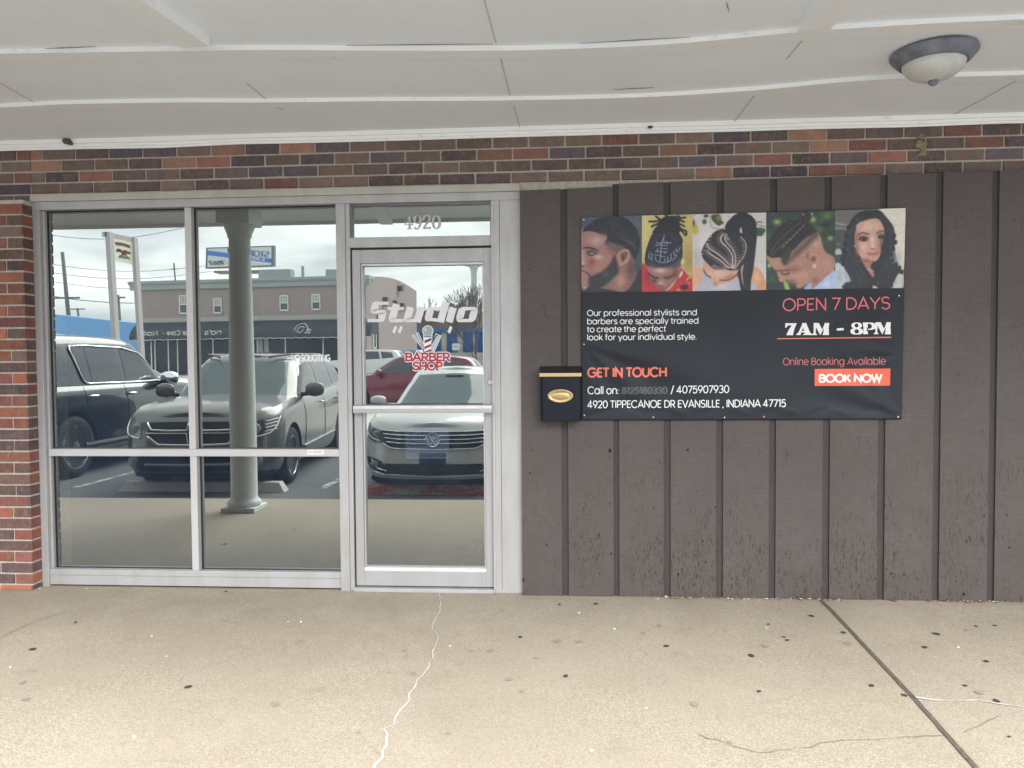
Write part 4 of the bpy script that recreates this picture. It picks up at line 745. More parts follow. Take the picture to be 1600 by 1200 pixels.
L = [('e', (212, 200, 140), 2, (100, 200, 150, 400)), ('e', (168, 148, 84), 2, (760, 700, 160, 300)), ('p', (190, 48, 62), 10, [(60, 775), (140, 790), (260, 1000), (430, 1150), (600, 950), (640, 830), (740, 930), (820, 980), (820, 1200), (50, 1200)]), ('e', (160, 36, 50), 2, (150, 950, 60, 160)), ('p', (235, 225, 225), 8, [(650, 860), (658, 900), (620, 960), (608, 940)]),
 ('p', (150, 108, 104), 10, [(140, 740), (160, 880), (230, 1030), (330, 1120), (420, 1140), (540, 1010), (620, 880), (640, 720), (560, 700), (300, 760)]), ('e', (206, 172, 164), 2, (330, 850, 130, 60)), ('e', (118, 76, 74), 2, (560, 900, 60, 110)), ('e', (110, 74, 74), 2, (240, 1010, 60, 50)), ('e', (196, 150, 140), 2, (345, 1040, 60, 55)), ('e', (80, 46, 48), 2, (330, 1075, 60, 12)), ('p', (128, 82, 106), 8, [(295, 1105), (350, 1100), (410, 1112), (370, 1140), (320, 1135)]),
 ('s', (44, 32, 38), 10, 22, [(160, 890), (240, 950), (300, 960)]), ('s', (44, 32, 38), 10, 18, [(390, 960), (470, 945), (540, 910)]), ('s', (50, 38, 44), 10, 10, [(210, 990), (270, 1000)]), ('s', (50, 38, 44), 10, 10, [(420, 985), (490, 965)]), ('e', (214, 190, 150), .4, (662, 728, 24, 46), 20),
 ('p', (32, 34, 52), 8, [(240, 300), (170, 420), (115, 600), (110, 740), (150, 780), (250, 800), (400, 800), (540, 760), (640, 700), (660, 600), (645, 430), (600, 310), (420, 270)]), ('p', (70, 72, 98), 30, [(150, 735), (300, 780), (450, 790), (560, 740), (620, 650), (600, 800), (400, 812), (240, 806)]),
 ('p', (26, 27, 38), 10, [(240, 300), (300, 200), (330, 120), (420, 70), (560, 70), (610, 140), (620, 240), (600, 320), (420, 330)])]
for P in ([(320, 130), (250, 140), (170, 138)], [(330, 110), (300, 90), (270, 65)], [(310, 180), (250, 190), (205, 215)], [(300, 210), (260, 250), (230, 295)], [(330, 160), (280, 180), (230, 200)], [(440, 90), (430, 60), (410, 55)], [(560, 90), (590, 70), (620, 85)], [(590, 110), (650, 100), (700, 90)], [(600, 130), (640, 140), (680, 155)], [(600, 180), (650, 200), (685, 220)], [(600, 220), (660, 270), (710, 290), (715, 340)], [(590, 250), (650, 290), (700, 350)], [(600, 330), (640, 390), (650, 450)]): L.append(('s', (28, 29, 40), 8, 26, P))
for P in ([(395, 335), (375, 400), (350, 460), (340, 560), (340, 640), (325, 720)], [(280, 430), (300, 455), (370, 450), (490, 455)], [(345, 490), (440, 490)], [(345, 535), (435, 540)], [(260, 575), (340, 580), (435, 590)], [(290, 530), (290, 580)], [(270, 500), (275, 480), (340, 485)], [(265, 650), (270, 700), (320, 735)], [(340, 655), (400, 650)], [(440, 650), (445, 720), (420, 740)], [(490, 610), (490, 700), (450, 725)], [(180, 570), (165, 640), (180, 690)], [(210, 600), (210, 710)], [(560, 540), (580, 590), (600, 570), (625, 520)], [(530, 580), (540, 630), (570, 640), (510, 710)], [(430, 430), (430, 460)], [(380, 390), (390, 440)], [(240, 620), (290, 630), (340, 632)], [(400, 590), (400, 610)], [(400, 680), (395, 735), (330, 735)]): L.append(('s', (172, 186, 218), 8, 11, P))
for i in range(8): L.append(('s', (62, 68, 96), 6, 5, [(380+i*4, 290), (300-i*14, 330+i*22), (200-i*4, 380+i*36)], .5)); L.append(('s', (62, 68, 96), 6, 5, [(420+i*10, 300), (500+i*10, 360+i*14), (600, 400+i*30)], .5))
L += [('s', (212, 176, 60), 8, 16, [(580, 1150), (600, 1125), (620, 1150)]), ('s', (212, 176, 60), 8, 18, [(720, 1000), (750, 960), (790, 970)]), ('e', (60, 20, 26), .4, (680, 1100, 60, 40)), ('s', (212, 176, 60), 8, 10, [(735, 1040), (760, 1050)])]
photo([(1003, 337), (1082, 335), (1082, 455), (1003, 456)], paint((65, 50, 803, 1160), (198, 184, 122), L, 2), 'hairstyle_photo', 'top view of cornrows tied in a bun above a red shirt')
L = [('e', (222, 218, 216), 2, (300, 500, 260, 300)), ('e', (186, 182, 184), 2, (120, 700, 100, 200)), ('p', (198, 178, 88), 14, [(65, 190), (110, 200), (145, 310), (110, 355), (65, 330)]), ('e', (60, 52, 60), 2, (75, 190, 20, 60)), ('p', (72, 80, 62), 10, [(330, 90), (440, 85), (470, 170), (500, 200), (430, 240), (370, 200), (330, 150)]), ('e', (150, 140, 60), 2, (430, 130, 40, 40)), ('e', (62, 72, 62), .5, (250, 100, 36, 22)), ('e', (78, 92, 76), .4, (228, 180, 32, 36)), ('s', (110, 112, 100), 8, 8, [(310, 90), (310, 200), (350, 270), (500, 280)]),
 ('p', (62, 84, 62), 10, [(930, 300), (1000, 280), (1080, 310), (1050, 370), (1020, 400), (940, 380)]), ('s', (90, 100, 80), 8, 8, [(930, 200), (1000, 250), (1085, 270)]), ('s', (60, 66, 60), 8, 14, [(960, 200), (1030, 205)]), ('p', (222, 172, 142), 10, [(60, 830), (140, 810), (210, 820), (190, 1000), (140, 1150), (55, 1160)]), ('p', (210, 158, 122), 10, [(910, 820), (980, 850), (1050, 950), (1085, 1140), (880, 1150), (880, 900)]), ('e', (230, 184, 150), 2, (960, 960, 70, 110)), ('p', (182, 182, 196), 12, [(210, 800), (190, 1000), (130, 1150), (920, 1150), (860, 1000), (760, 950), (680, 900), (300, 900)]), ('e', (206, 204, 214), 2, (450, 1080, 160, 70)),
 ('p', (206, 164, 144), 10, [(215, 720), (210, 850), (260, 940), (340, 1000), (350, 1085), (400, 1090), (450, 1060), (560, 1040), (640, 990), (700, 900), (720, 830), (500, 800), (300, 740)]), ('e', (224, 188, 170), 2, (430, 910, 170, 70)), ('e', (180, 128, 110), 2, (580, 960, 110, 36), -18), ('s', (84, 58, 56), 12, 16, [(215, 850), (250, 920), (310, 960)]), ('s', (84, 58, 56), 10, 14, [(440, 1000), (540, 1005), (640, 965), (690, 920)]), ('e', (190, 138, 120), 2, (380, 1050, 40, 30)),
 ('p', (38, 40, 50), 10, [(520, 290), (420, 300), (340, 350), (260, 450), (195, 570), (190, 650), (230, 720), (330, 820), (380, 850), (520, 860), (640, 870), (720, 850), (800, 780), (830, 560), (790, 400), (700, 320)]), ('p', (34, 36, 46), 8, [(520, 290), (540, 200), (600, 140), (640, 100), (740, 60), (830, 80), (910, 140), (950, 220), (960, 400), (940, 600), (910, 860), (880, 1000), (860, 1170), (750, 1170), (710, 1000), (690, 900), (760, 780), (800, 600), (740, 420), (640, 340)]),
 ('p', (206, 204, 200), 6, [(740, 262), (755, 350), (720, 330)]), ('p', (196, 160, 140), 8, [(780, 790), (760, 900), (775, 1080), (750, 1000), (735, 850)])]
def comb_(P, n, ln, w, c, sd):
    Q = [np.array(p) for p in catmull(P, 10)]; o = [('s', c, 8, w, P)]
    for i in range(2, len(Q)-2, max(1, len(Q)//n)): t = Q[i+1]-Q[i-1]; t = t/np.hypot(*t); nn = np.array([-t[1], t[0]])*sd; o.append(('s', c, 9, 7, [tuple(Q[i]), tuple(Q[i]+nn*ln*.5+t*6), tuple(Q[i]+nn*ln+t*14)], .85))
    return o
pk = (214, 190, 184)
for P, n, ln, w, sd in (([(510, 355), (460, 400), (470, 470), (560, 560), (620, 660), (620, 770), (610, 830)], 16, 55, 20, 1), ([(540, 360), (510, 410), (540, 480), (620, 570), (660, 680), (650, 790), (620, 840)], 16, 60, 16, -1), ([(260, 490), (300, 560), (380, 610), (470, 680), (540, 750), (590, 830)], 14, 50, 18, -1), ([(265, 570), (300, 620), (380, 680), (460, 730), (530, 800), (570, 830)], 14, 50, 18, 1), ([(735, 400), (800, 480), (810, 570), (770, 690), (700, 780), (640, 850)], 15, 48, 12, 1), ([(330, 800), (400, 840), (520, 855)], 8, 40, 6, -1)): L += comb_(P, n, ln, w, pk, sd)
for P in ([(520, 360), (485, 410), (520, 490), (600, 590), (640, 680), (636, 770)], [(275, 575), (330, 620), (430, 690), (520, 760), (575, 810)]): L.append(('s', (48, 40, 46), 8, 14, P))
for i in range(40): L.append(('e', (72, 76, 92), 2, (560+(i*67) % 380, 110+(i*41) % 300, 12, 6), 30, .5))
for i in range(7):
    for j in range(14): L.append(('e', (70, 74, 88), 2, (780+i*22-j*4, 420+j*52+(i % 2)*24, 10, 7), 0, .5))
for i in range(34): L.append(('e', (84, 86, 100), 2, (230+(i*53) % 400, 470+(i*37) % 340, 12, 7), 40, .35))
for i in range(6): L.append(('e', (214, 212, 212), .5, (320-i*24, 390+i*48, 13, 9), -40, .8))
photo([(1082, 335), (1197, 332), (1197, 453), (1082, 455)], paint((60, 72, 1088, 1150), (208, 204, 204), L, 3, nx=140, ny=140), 'hairstyle_photo', 'woman looking down with curved braids and a long braided ponytail')
L = []
rn = random.Random(5)
for i in range(46): c = rn.choice([(110, 140, 76), (70, 96, 66), (40, 56, 58), (36, 48, 54), (58, 84, 60)]); L.append(('e', c, 2, (rn.uniform(70, 1060), rn.uniform(50, 700), rn.uniform(40, 120), rn.uniform(40, 110)), 0, .7))
L += [('e', (156, 186, 96), 2, (230, 190, 70, 50)), ('e', (166, 196, 104), 2, (745, 170, 50, 60)), ('e', (150, 180, 96), 2, (990, 440, 50, 40)), ('e', (24, 38, 46), 2, (920, 250, 150, 60)), ('e', (44, 52, 64), 2, (200, 1100, 260, 80)), ('p', (140, 190, 100), 16, [(320, 1040), (370, 1050), (410, 1165), (350, 1165)]), ('e', (200, 220, 140), 2, (115, 810, 30, 40)), ('e', (60, 90, 66), 2, (150, 990, 80, 80)),
 ('p', (176, 196, 230), 10, [(1045, 890), (900, 1010), (740, 1150), (610, 1165), (1045, 1170)]), ('e', (206, 218, 242), 2, (930, 1090, 80, 50)), ('p', (160, 178, 220), 8, [(720, 1060), (610, 1150), (720, 1160)]),
 ('p', (176, 134, 118), 12, [(90, 660), (140, 800), (210, 890), (240, 960), (260, 1040), (310, 1050), (370, 1020), (400, 1060), (480, 1090), (520, 1140), (590, 1130), (720, 1060), (730, 1150), (900, 1010), (1045, 880), (1045, 720), (930, 640), (880, 540), (830, 370), (700, 280), (400, 500)]), ('e', (150, 96, 84), 2, (780, 1040, 60, 60)), ('e', (200, 160, 140), 2, (760, 480, 110, 130)), ('e', (196, 152, 134), 2, (560, 960, 130, 100)), ('e', (196, 142, 134), 2, (930, 800, 110, 110)), ('e', (184, 150, 124), 2, (210, 780, 80, 80)), ('e', (140, 92, 80), 2, (430, 1050, 80, 40)), ('e', (146, 104, 86), 2, (470, 870, 140, 60)),
 ('p', (34, 34, 42), 14, [(80, 640), (85, 520), (130, 420), (200, 310), (320, 220), (440, 170), (560, 150), (640, 190), (740, 270), (800, 340), (640, 430), (500, 560), (420, 640), (340, 800), (290, 700), (150, 700)]), ('p', (86, 74, 70), 90, [(800, 330), (700, 400), (560, 540), (440, 650), (350, 790), (430, 740), (560, 640), (700, 520), (820, 400)]), ('p', (64, 54, 52), 40, [(290, 700), (420, 560), (400, 720), (335, 810)]),
 ('e', (42, 36, 36), .3, (640, 120, 70, 80)), ('p', (196, 140, 124), 10, [(690, 700), (740, 655), (800, 670), (820, 730), (800, 790), (760, 830), (720, 790)]), ('e', (116, 66, 62), 2, (750, 730, 50, 50)), ('s', (208, 156, 140), 9, 14, [(690, 700), (740, 662), (800, 680), (815, 740), (790, 800)]), ('e', (140, 88, 78), 2, (665, 690, 26, 50)), ('e', (226, 222, 218), .3, (762, 833, 25, 25)), ('e', (70, 56, 52), .4, (764, 833, 9, 9)),
 ('s', (70, 52, 46), 14, 20, [(210, 890), (290, 890), (400, 880)], .8), ('s', (64, 44, 40), 14, 22, [(290, 920), (340, 945), (400, 925)], .8), ('e', (190, 138, 124), 2, (310, 1000, 40, 36)), ('s', (110, 70, 62), 12, 14, [(420, 1080), (480, 1085), (520, 1080)])]
for P in ([(130, 640), (200, 520), (340, 380), (480, 260), (570, 215)], [(150, 660), (280, 540), (420, 430), (540, 320)]): L.append(('s', (160, 150, 152), 6, 6, P))
for i in range(15): t = i/14; L.append(('e', (186, 150, 132) if i % 2 else (104, 84, 78), .5, (300+330*t, 560-330*t, 18, 9), -60 if i % 2 else -10, .85)); L.append(('e', (150, 132, 122), .5, (110+450*t, 560-400*sin(t*1.5), 12, 5), -50, .6))
for i in range(14): L.append(('e', (120, 100, 90), .5, (590+(i*31) % 110, 70+(i*23) % 120, 10, 7), i*40, .7))
L += [('e', (230, 230, 225), .5, (728, 92, 10, 12)), ('e', (210, 210, 205), .5, (600, 95, 7, 12))]
photo([(1197, 332), (1305, 329), (1305, 451), (1197, 453)], paint((70, 50, 1060, 1160), (52, 68, 66), L, 4), 'hairstyle_photo', 'young man in profile with braids over a faded side')
sk = (206, 164, 148)
L = [('p', (112, 110, 110), 20, [(40, 70), (420, 60), (240, 200), (220, 330), (40, 300)]), ('s', (170, 166, 160), 12, 14, [(45, 230), (200, 260)]), ('s', (160, 156, 150), 12, 20, [(45, 300), (210, 330)]), ('p', (76, 78, 86), 12, [(40, 340), (220, 350), (180, 600), (40, 580)]), ('e', (190, 186, 180), .3, (85, 640, 45, 50)), ('p', (74, 78, 92), 12, [(40, 690), (160, 690), (140, 820), (40, 820)]), ('s', (170, 168, 166), 6, 6, [(80, 510), (76, 545)]), ('s', (170, 168, 166), 6, 6, [(104, 510), (100, 545)]),
 ('p', (226, 220, 208), 14, [(640, 60), (1030, 40), (1000, 960), (880, 600), (860, 300)]), ('e', (196, 192, 188), 2, (940, 750, 60, 180)), ('p', (196, 202, 216), 14, [(35, 820), (140, 820), (220, 930), (270, 1060), (180, 1080), (160, 1170), (30, 1170)]), ('e', (170, 178, 196), 2, (100, 1000, 50, 120)), ('p', (198, 196, 196), 14, [(1000, 950), (900, 1000), (840, 1160), (1000, 1160)]),
 ('p', (36, 39, 48), 14, [(340, 110), (440, 65), (560, 60), (660, 70), (740, 150), (830, 270), (880, 440), (870, 600), (820, 700), (840, 800), (940, 860), (985, 940), (930, 970), (870, 1090), (800, 1165), (180, 1165), (190, 1080), (270, 1050), (180, 880), (125, 760), (160, 600), (200, 400), (240, 230)]),
 ('p', sk, 8, [(350, 250), (480, 195), (620, 180), (690, 240), (730, 350), (710, 480), (685, 560), (680, 680), (640, 760), (570, 785), (480, 770), (390, 700), (330, 560), (315, 440), (330, 330)]), ('p', (176, 128, 116), 12, [(400, 720), (470, 780), (560, 790), (545, 860), (600, 960), (570, 1000), (500, 900), (450, 830)]), ('e', (226, 190, 172), 2, (520, 290, 120, 70)), ('e', (226, 186, 166), 2, (430, 570, 80, 60)), ('e', (224, 186, 168), 2, (565, 540, 34, 80)), ('e', (180, 132, 118), 2, (360, 620, 40, 90)), ('e', (216, 168, 156), 2, (570, 750, 60, 24)), ('e', (190, 140, 128), 2, (640, 600, 36, 100)),
 ('s', (60, 40, 40), 9, 15, [(360, 402), (425, 376), (512, 396)]), ('s', (60, 40, 40), 9, 14, [(630, 385), (680, 360), (720, 360)]), ('e', (84, 60, 64), 2, (432, 448, 84, 42)), ('e', (84, 60, 64), 2, (688, 424, 62, 40)), ('e', (150, 104, 96), 2, (690, 520, 46, 170)), ('e', (160, 112, 100), 2, (345, 470, 40, 150)), ('e', (236, 204, 186), 2, (560, 470, 26, 60)), ('e', (150, 104, 92), 2, (480, 770, 120, 30)), ('p', (30, 22, 26), 9, [(378, 462), (430, 438), (500, 452), (486, 486), (430, 494)]), ('p', (34, 24, 28), 9, [(640, 438), (690, 418), (730, 432), (714, 464), (668, 464)]), ('e', (206, 200, 200), .5, (418, 466, 9, 7)), ('e', (210, 204, 204), .5, (478, 466, 9, 8)), ('e', (206, 200, 200), .5, (690, 442, 10, 8)),
 ('e', (134, 86, 76), 2, (565, 605, 46, 12)), ('e', (232, 200, 184), 2, (572, 575, 24, 16)), ('p', (188, 118, 112), 7, [(490, 665), (560, 655), (600, 658), (665, 650), (640, 690), (580, 715), (530, 700)]), ('s', (116, 60, 60), 6, 6, [(495, 668), (570, 675), (660, 655)]), ('e', (214, 150, 142), 2, (580, 695, 40, 9)), ('s', (200, 198, 196), 6, 12, [(490, 880), (530, 905), (590, 915)], .8), ('p', (206, 178, 160), 8, [(590, 1120), (640, 1145), (660, 1160), (580, 1160)]), ('s', (150, 110, 96), 10, 14, [(640, 1060), (660, 1100)], .7), ('s', (170, 140, 124), 8, 10, [(330, 160), (345, 190), (380, 215), (430, 225)], .8), ('e', (228, 226, 222), .5, (320, 560, 7, 14))]
for i in range(9):
    x0 = 735+i*17; L.append(('s', (88, 92, 104) if i % 3 else (20, 22, 28), 9, 9, [(x0-90+i*2, 150+i*22), (x0-10, 300+i*10), (x0+20-40*(i % 2), 430), (x0-40, 560), (x0+10, 690), (x0-20+i*10, 800), (x0+30+i*8, 900)], .55))
    L.append(('s', (84, 88, 100) if i % 3 else (20, 22, 28), 9, 9, [(300-i*8, 260+i*10), (235-i*4, 420), (260-i*16, 540), (200+i*12, 680), (170+i*24, 800), (240+i*24, 930), (260+i*30, 1080)], .5))
for k, (x, y) in enumerate([(870, 430), (890, 520), (862, 610), (836, 690), (850, 770), (905, 830), (955, 880), (985, 935)]): L.append(('e', (34, 37, 46), .4, (x, y, 24, 34)))
for k, (x, y) in enumerate([(215, 300), (190, 420), (168, 520), (150, 620), (128, 720), (140, 800)]): L.append(('e', (34, 37, 46), .4, (x+6, y, 22, 40)))
L.append(('p', (34, 36, 44), 10, [(690, 240), (740, 330), (745, 480), (705, 560), (690, 660), (660, 780), (740, 820), (800, 600), (800, 380), (740, 240)]))
for i in range(10): L.append(('s', (64, 68, 80), 10, 10, [(420-i*14, 130+i*8), (300-i*8, 300+i*20), (210+i*14, 600), (180+i*30, 900), (240+i*26, 1140)], .35)); L.append(('s', (62, 66, 78), 10, 10, [(640+i*8, 120), (760+i*8, 320), (740+i*12, 560), (680+i*18, 800), (640+i*30, 1100)], .3))
photo([(1305, 329), (1415, 325), (1412, 450), (1305, 451)], paint((42, 48, 1020, 1160), (120, 116, 114), L, 6), 'hairstyle_photo', 'woman with long wavy black hair parted at the side')
# ------------------------------------------------------------------ vehicles
GLAS = mat('car_glass', (.02, .024, .028), .02, ior=1.9); GLASW = mat('windscreen_glass', (.12, .15, .152), .05, ior=1.3); PLA = mat('black_plastic', (.018, .019, .021), .45); CHR = mat('chrome', (.82, .83, .84), .09, 1.0); TYR = mat('tyre_rubber', (.018, .018, .019), .8); RIM = mat('alloy_rim', (.55, .56, .57), .25, .9)
LMP = mat('lamp_lens', (.30, .32, .33), .06, coat=.6); LMPD = mat('lamp_dark', (.07, .075, .08), .08, coat=.6); UND = mat('underbody', (.008, .008, .009), .9); AMB = mat('amber_lens', (.5, .2, .03), .2)
def paint_mat(name, c, metal=.3): return mat(name, c, .36, metal, coat=.85)
def half_outline(uf, ur, hw, nf, nr, lf, lr, n):      # half plan outline from front centre to rear centre, evenly sampled
    P = []
    for i in range(61): a = pi/2*i/60; P.append((uf+lf-lf*abs(cos(a))**(2/nf), hw*abs(sin(a))**(2/nf)))
    for i in range(60, -1, -1): a = pi/2*i/60; P.append((ur-lr+lr*abs(cos(a))**(2/nr), hw*abs(sin(a))**(2/nr)))
    P = np.array(P); d = np.concatenate([[0], np.cumsum(np.hypot(*np.diff(P, axis=0).T))]); t = np.linspace(0, d[-1], n)
    return np.stack([np.interp(t, d, P[:, 0]), np.interp(t, d, P[:, 1])], 1)
class Shell:                                          # a stack of plan outlines
    def __init__(s, levels, zfun, n=72): s.lv = levels; s.z = zfun; s.n = n
    def out(s, k):
        L = s.lv; g = lambda i: float(np.interp(k, [l[0] for l in L], [l[i] for l in L])); return half_outline(g(1), g(2), g(3), g(4), g(5), g(6), g(7), s.n)
    def rings(s, ks):
        R = []
        for k in ks:
            h = s.out(k); row = [(v, -u, s.z(u, k)) for u, v in h]; row += [(-v, -u, s.z(u, k)) for u, v in h[-2:0:-1]]; R.append(row)
        return R
    def cap(s, mb, k, crown, m, rows=8):
        h = s.out(k); G = []
        for u, v in h[1:-1]:
            r = []
            for j in range(rows+1): t = 1-2*j/rows; r.append((v*t, -u, s.z(u, k)+crown(u)*(1-t*t)))
            G.append(r)
        mb.grid(G, m); z0 = s.z(h[0][0], k)+.0; mb.face([(0, -h[0][0], z0)]+G[0][::-1], m); mb.face([(0, -h[-1][0], s.z(h[-1][0], k))]+G[-1], m)
    def table(s):
        if not hasattr(s, 'T'): s.T = [(k, s.out(k)) for k in np.linspace(0, 1, 61)]
        return s.T
    def side(s, u, z, sd, off=.004):
        V, Zz = [], []
        for k, h in s.table():
            i = int(np.argmax(h[:, 1] > .55*h[:, 1].max())); j = len(h)-int(np.argmax(h[::-1, 1] > .55*h[:, 1].max())); V.append(float(np.interp(u, h[i:j, 0], h[i:j, 1]))); Zz.append(s.z(u, k))
        return Vector((sd*(float(np.interp(z, Zz, V))+off), -u, z))
    def face_(s, v, z, rev):
        U, Zz = [], []
        for k, h in s.table():
            g = h[::-1] if rev else h; m = len(g)//2; u = float(np.interp(abs(v), g[:m, 1], g[:m, 0])); U.append(u); Zz.append(s.z(u, k))
        Zz = np.maximum.accumulate(np.array(Zz)+np.arange(61)*1e-9); return float(np.interp(z, Zz, U))
    def front(s, v, z, off=.005):
        u = s.face_(v, z, False); sl = (s.face_(abs(v)+.01, z, False)-u)/.01; su = (s.face_(v, z+.01, False)-s.face_(v, z-.01, False))/.02; nn = 1/sqrt(1+sl*sl+su*su)
        return Vector((v+(off*sl*nn if v > 0 else -off*sl*nn), -(u-off*nn), z+off*su*nn))
    def rear(s, v, z, off=.005): return Vector((v, -(s.face_(v, z, True)+off), z))
def patch(q, f, lo, hi, m, nx=14, nz=4):
    P0 = [p for p in lo]; P1 = [p for p in hi]; rows = []
    def samp(P, t):
        d = np.concatenate([[0], np.cumsum([hypot(P[i+1][0]-P[i][0], P[i+1][1]-P[i][1]) for i in range(len(P)-1)])]); x = t*d[-1]; return float(np.interp(x, d, [p[0] for p in P])), float(np.interp(x, d, [p[1] for p in P]))
    for j in range(nz+1):
        r = []
        for i in range(nx+1): a, b = samp(P0, i/nx), samp(P1, i/nx); t = j/nz; r.append(f(a[0]*(1-t)+b[0]*t, a[1]*(1-t)+b[1]*t))
        rows.append(r)
    q.grid(rows, m)
def trim(q, f, pts, rad, m, n=6, step=24):
    d = np.concatenate([[0], np.cumsum([hypot(pts[i+1][0]-pts[i][0], pts[i+1][1]-pts[i][1]) for i in range(len(pts)-1)])]); X = []
    for t in np.linspace(0, d[-1], step): X.append(f(float(np.interp(t, d, [p[0] for p in pts])), float(np.interp(t, d, [p[1] for p in pts]))))
    q.tube(X, rad, m, n)
def make_car(name, label, pm, S, loc, rz, group='cars in the car park', detail=True):
    root = thing(name, label, S.get('cat', 'car'), loc, rz, group, local=True); n = S.get('n', 84)
    zb, sh = S['zb'], S['shoulder']; zfun = lambda u, k: zb(u)+(sinterp(sh, u)-zb(u))*k
    body = Shell(S['body'], zfun, n); q = MB(); ks = [0, .06, .14, .24, .36, .48, .58, .68, .76, .84, .90, .95, .985, 1.0]; R = body.rings(ks); q.grid(R, pm, close=True); body.cap(q, 1.0, S['crown'], pm)
    r0 = R[0]; hN = n; G = []
    h = body.out(0)
    for u, v in h[1:-1]: G.append([(v, -u, zfun(u, 0)), (0, -u, zfun(u, 0)-.001), (-v, -u, zfun(u, 0))])
    q.grid(G, UND)
    bo = q.build('body', root, smooth=True)
    wr, axles, W = S['wr'], S['axles'], S['W']
    bm = bmesh.new(); bm.from_mesh(bo.data); bmesh.ops.remove_doubles(bm, verts=bm.verts, dist=.0015); bmesh.ops.recalc_face_normals(bm, faces=bm.faces); bm.to_mesh(bo.data); bm.free()
    bo.data.materials.append(UND) if UND.name not in [m.name for m in bo.data.materials] else None
    cut = MB()
    for u in axles:
        for sd in (1, -1): cut.lathe([(wr+.055, 0), (wr+.055, .34)], (sd*(W/2-.27) if sd > 0 else -(W/2-.27)-.34, -u, wr), UND, 36, 'x')
    co = cut.build('cut'); co.location = (0, 0, 0); co.parent = root; md = bo.modifiers.new('b', 'BOOLEAN'); md.operation = 'DIFFERENCE'; md.object = co; md.solver = 'EXACT'
    bpy.context.view_layer.update(); dg = bpy.context.evaluated_depsgraph_get(); ev = bo.evaluated_get(dg); me = bpy.data.meshes.new_from_object(ev); ok = len(me.polygons) > 200
    bo.modifiers.clear()
    if ok: bo.data = me; me.polygons.foreach_set('use_smooth', [True]*len(me.polygons)); me.set_sharp_from_angle(angle=radians(34))
    cm = co.data; bpy.data.objects.remove(co); bpy.data.meshes.remove(cm)
    belt, roof = S['belt'], S['roof']; gz = lambda u, k: sinterp(belt, u)-.02+(sinterp(roof, u)-sinterp(belt, u)+.02)*k
    gh = Shell(S['gh'], gz, n); q = MB(); q.grid(gh.rings([0, .12, .25, .4, .55, .7, .82, .9, .95, .98, 1.0]), pm, close=True); gh.cap(q, 1.0, S['rcrown'], pm); q.build('cabin', root, smooth=True, auto=50)
    # glass
    for sd in (1, -1):
        for k, (lo, hi) in enumerate(S['side_windows']): q = MB(); patch(q, lambda u, z: gh.side(u, z, sd), lo, hi, GLAS); q.build('side_window', root, smooth=True)
        for u in axles:
            wn = MB(); xo = sd*(W/2-.012); xi = sd*(W/2-.235); o = (0, -u, wr); wn.lathe([(wr*.68, xo-sd*.012), (wr*.72, xo), (wr*.93, xo-sd*.004), (wr*.985, xo-sd*.03), (wr, xo-sd*.06), (wr, xi+sd*.04), (wr*.9, xi), (wr*.5, xi)], o, TYR, 40, 'x'); ty = wn.build('tyre', root, smooth=True, auto=50)
            w_ = MB(); w_.lathe([(wr*.715, xo-sd*.002), (wr*.69, xo-sd*.004), (wr*.66, xo-sd*.03), (wr*.64, xo-sd*.10), (.01, xo-sd*.11)], o, RIM, 40, 'x', False)
            ns = S.get('spokes', 5)
            for i in range(ns):
                a = 2*pi*i/ns+.3; c, s_ = cos(a), sin(a); P = []
                for rr_, hw_, dx in ((wr*.10, .035, .020), (wr*.40, .030, .022), (wr*.67, .042, .008)):
                    P.append([Vector((xo-sd*dx, -u+rr_*c-hw_*s_, wr+rr_*s_+hw_*c)), Vector((xo-sd*dx, -u+rr_*c+hw_*s_, wr+rr_*s_-hw_*c))])
                w_.grid(P, RIM); w_.grid([[p+Vector((-sd*.04, 0, 0)) for p in r] for r in P], PLA)
                for j in (0, 1): w_.grid([[r[j] for r in P], [r[j]+Vector((-sd*.04, 0, 0)) for r in P]], RIM)
            w_.lathe([(wr*.16, xo-sd*.03), (wr*.16, xo-sd*.012), (wr*.10, xo-sd*.006), (.004, xo-sd*.005)], o, RIM, 20, 'x', False); w_.lathe([(wr*.635, xo-sd*.06), (.01, xo-sd*.065)], o, UND, 30, 'x', False)
            rim = w_.build('rim', root, smooth=True, auto=35); rim.parent = ty
            if S.get('arch'):
                q = MB(); pts = []
                for i in range(25): a = pi*(-.08+1.16*i/24); pts.append((u+(wr+.075)*cos(a), wr+(wr+.075)*sin(a)))
                trim(q, lambda uu, zz: body.side(min(max(uu, .05), S['L']-.05), max(zz, .2), sd, -.004), pts, .03, S['arch'], 6, 30); q.build('wheel_arch', root, smooth=True)
    q = MB(); lo, hi = S['windscreen']; patch(q, lambda v, z: gh.front(v, z, .004), [(-lo[0][0], lo[0][1]), (0, lo[1][1]), lo[0]], [(-hi[0][0], hi[0][1]), (0, hi[1][1]), hi[0]], GLASW, 24, 8); ws = q.build('windscreen', root, smooth=True)
    q = MB(); lo, hi = S['rear_window']; patch(q, lambda v, z: gh.rear(v, z, .004), [(-lo[0], lo[1]), (0, lo[1]), lo], [(-hi[0], hi[1]), (0, hi[1]), hi], GLAS, 16, 6); q.build('rear_window', root, smooth=True)
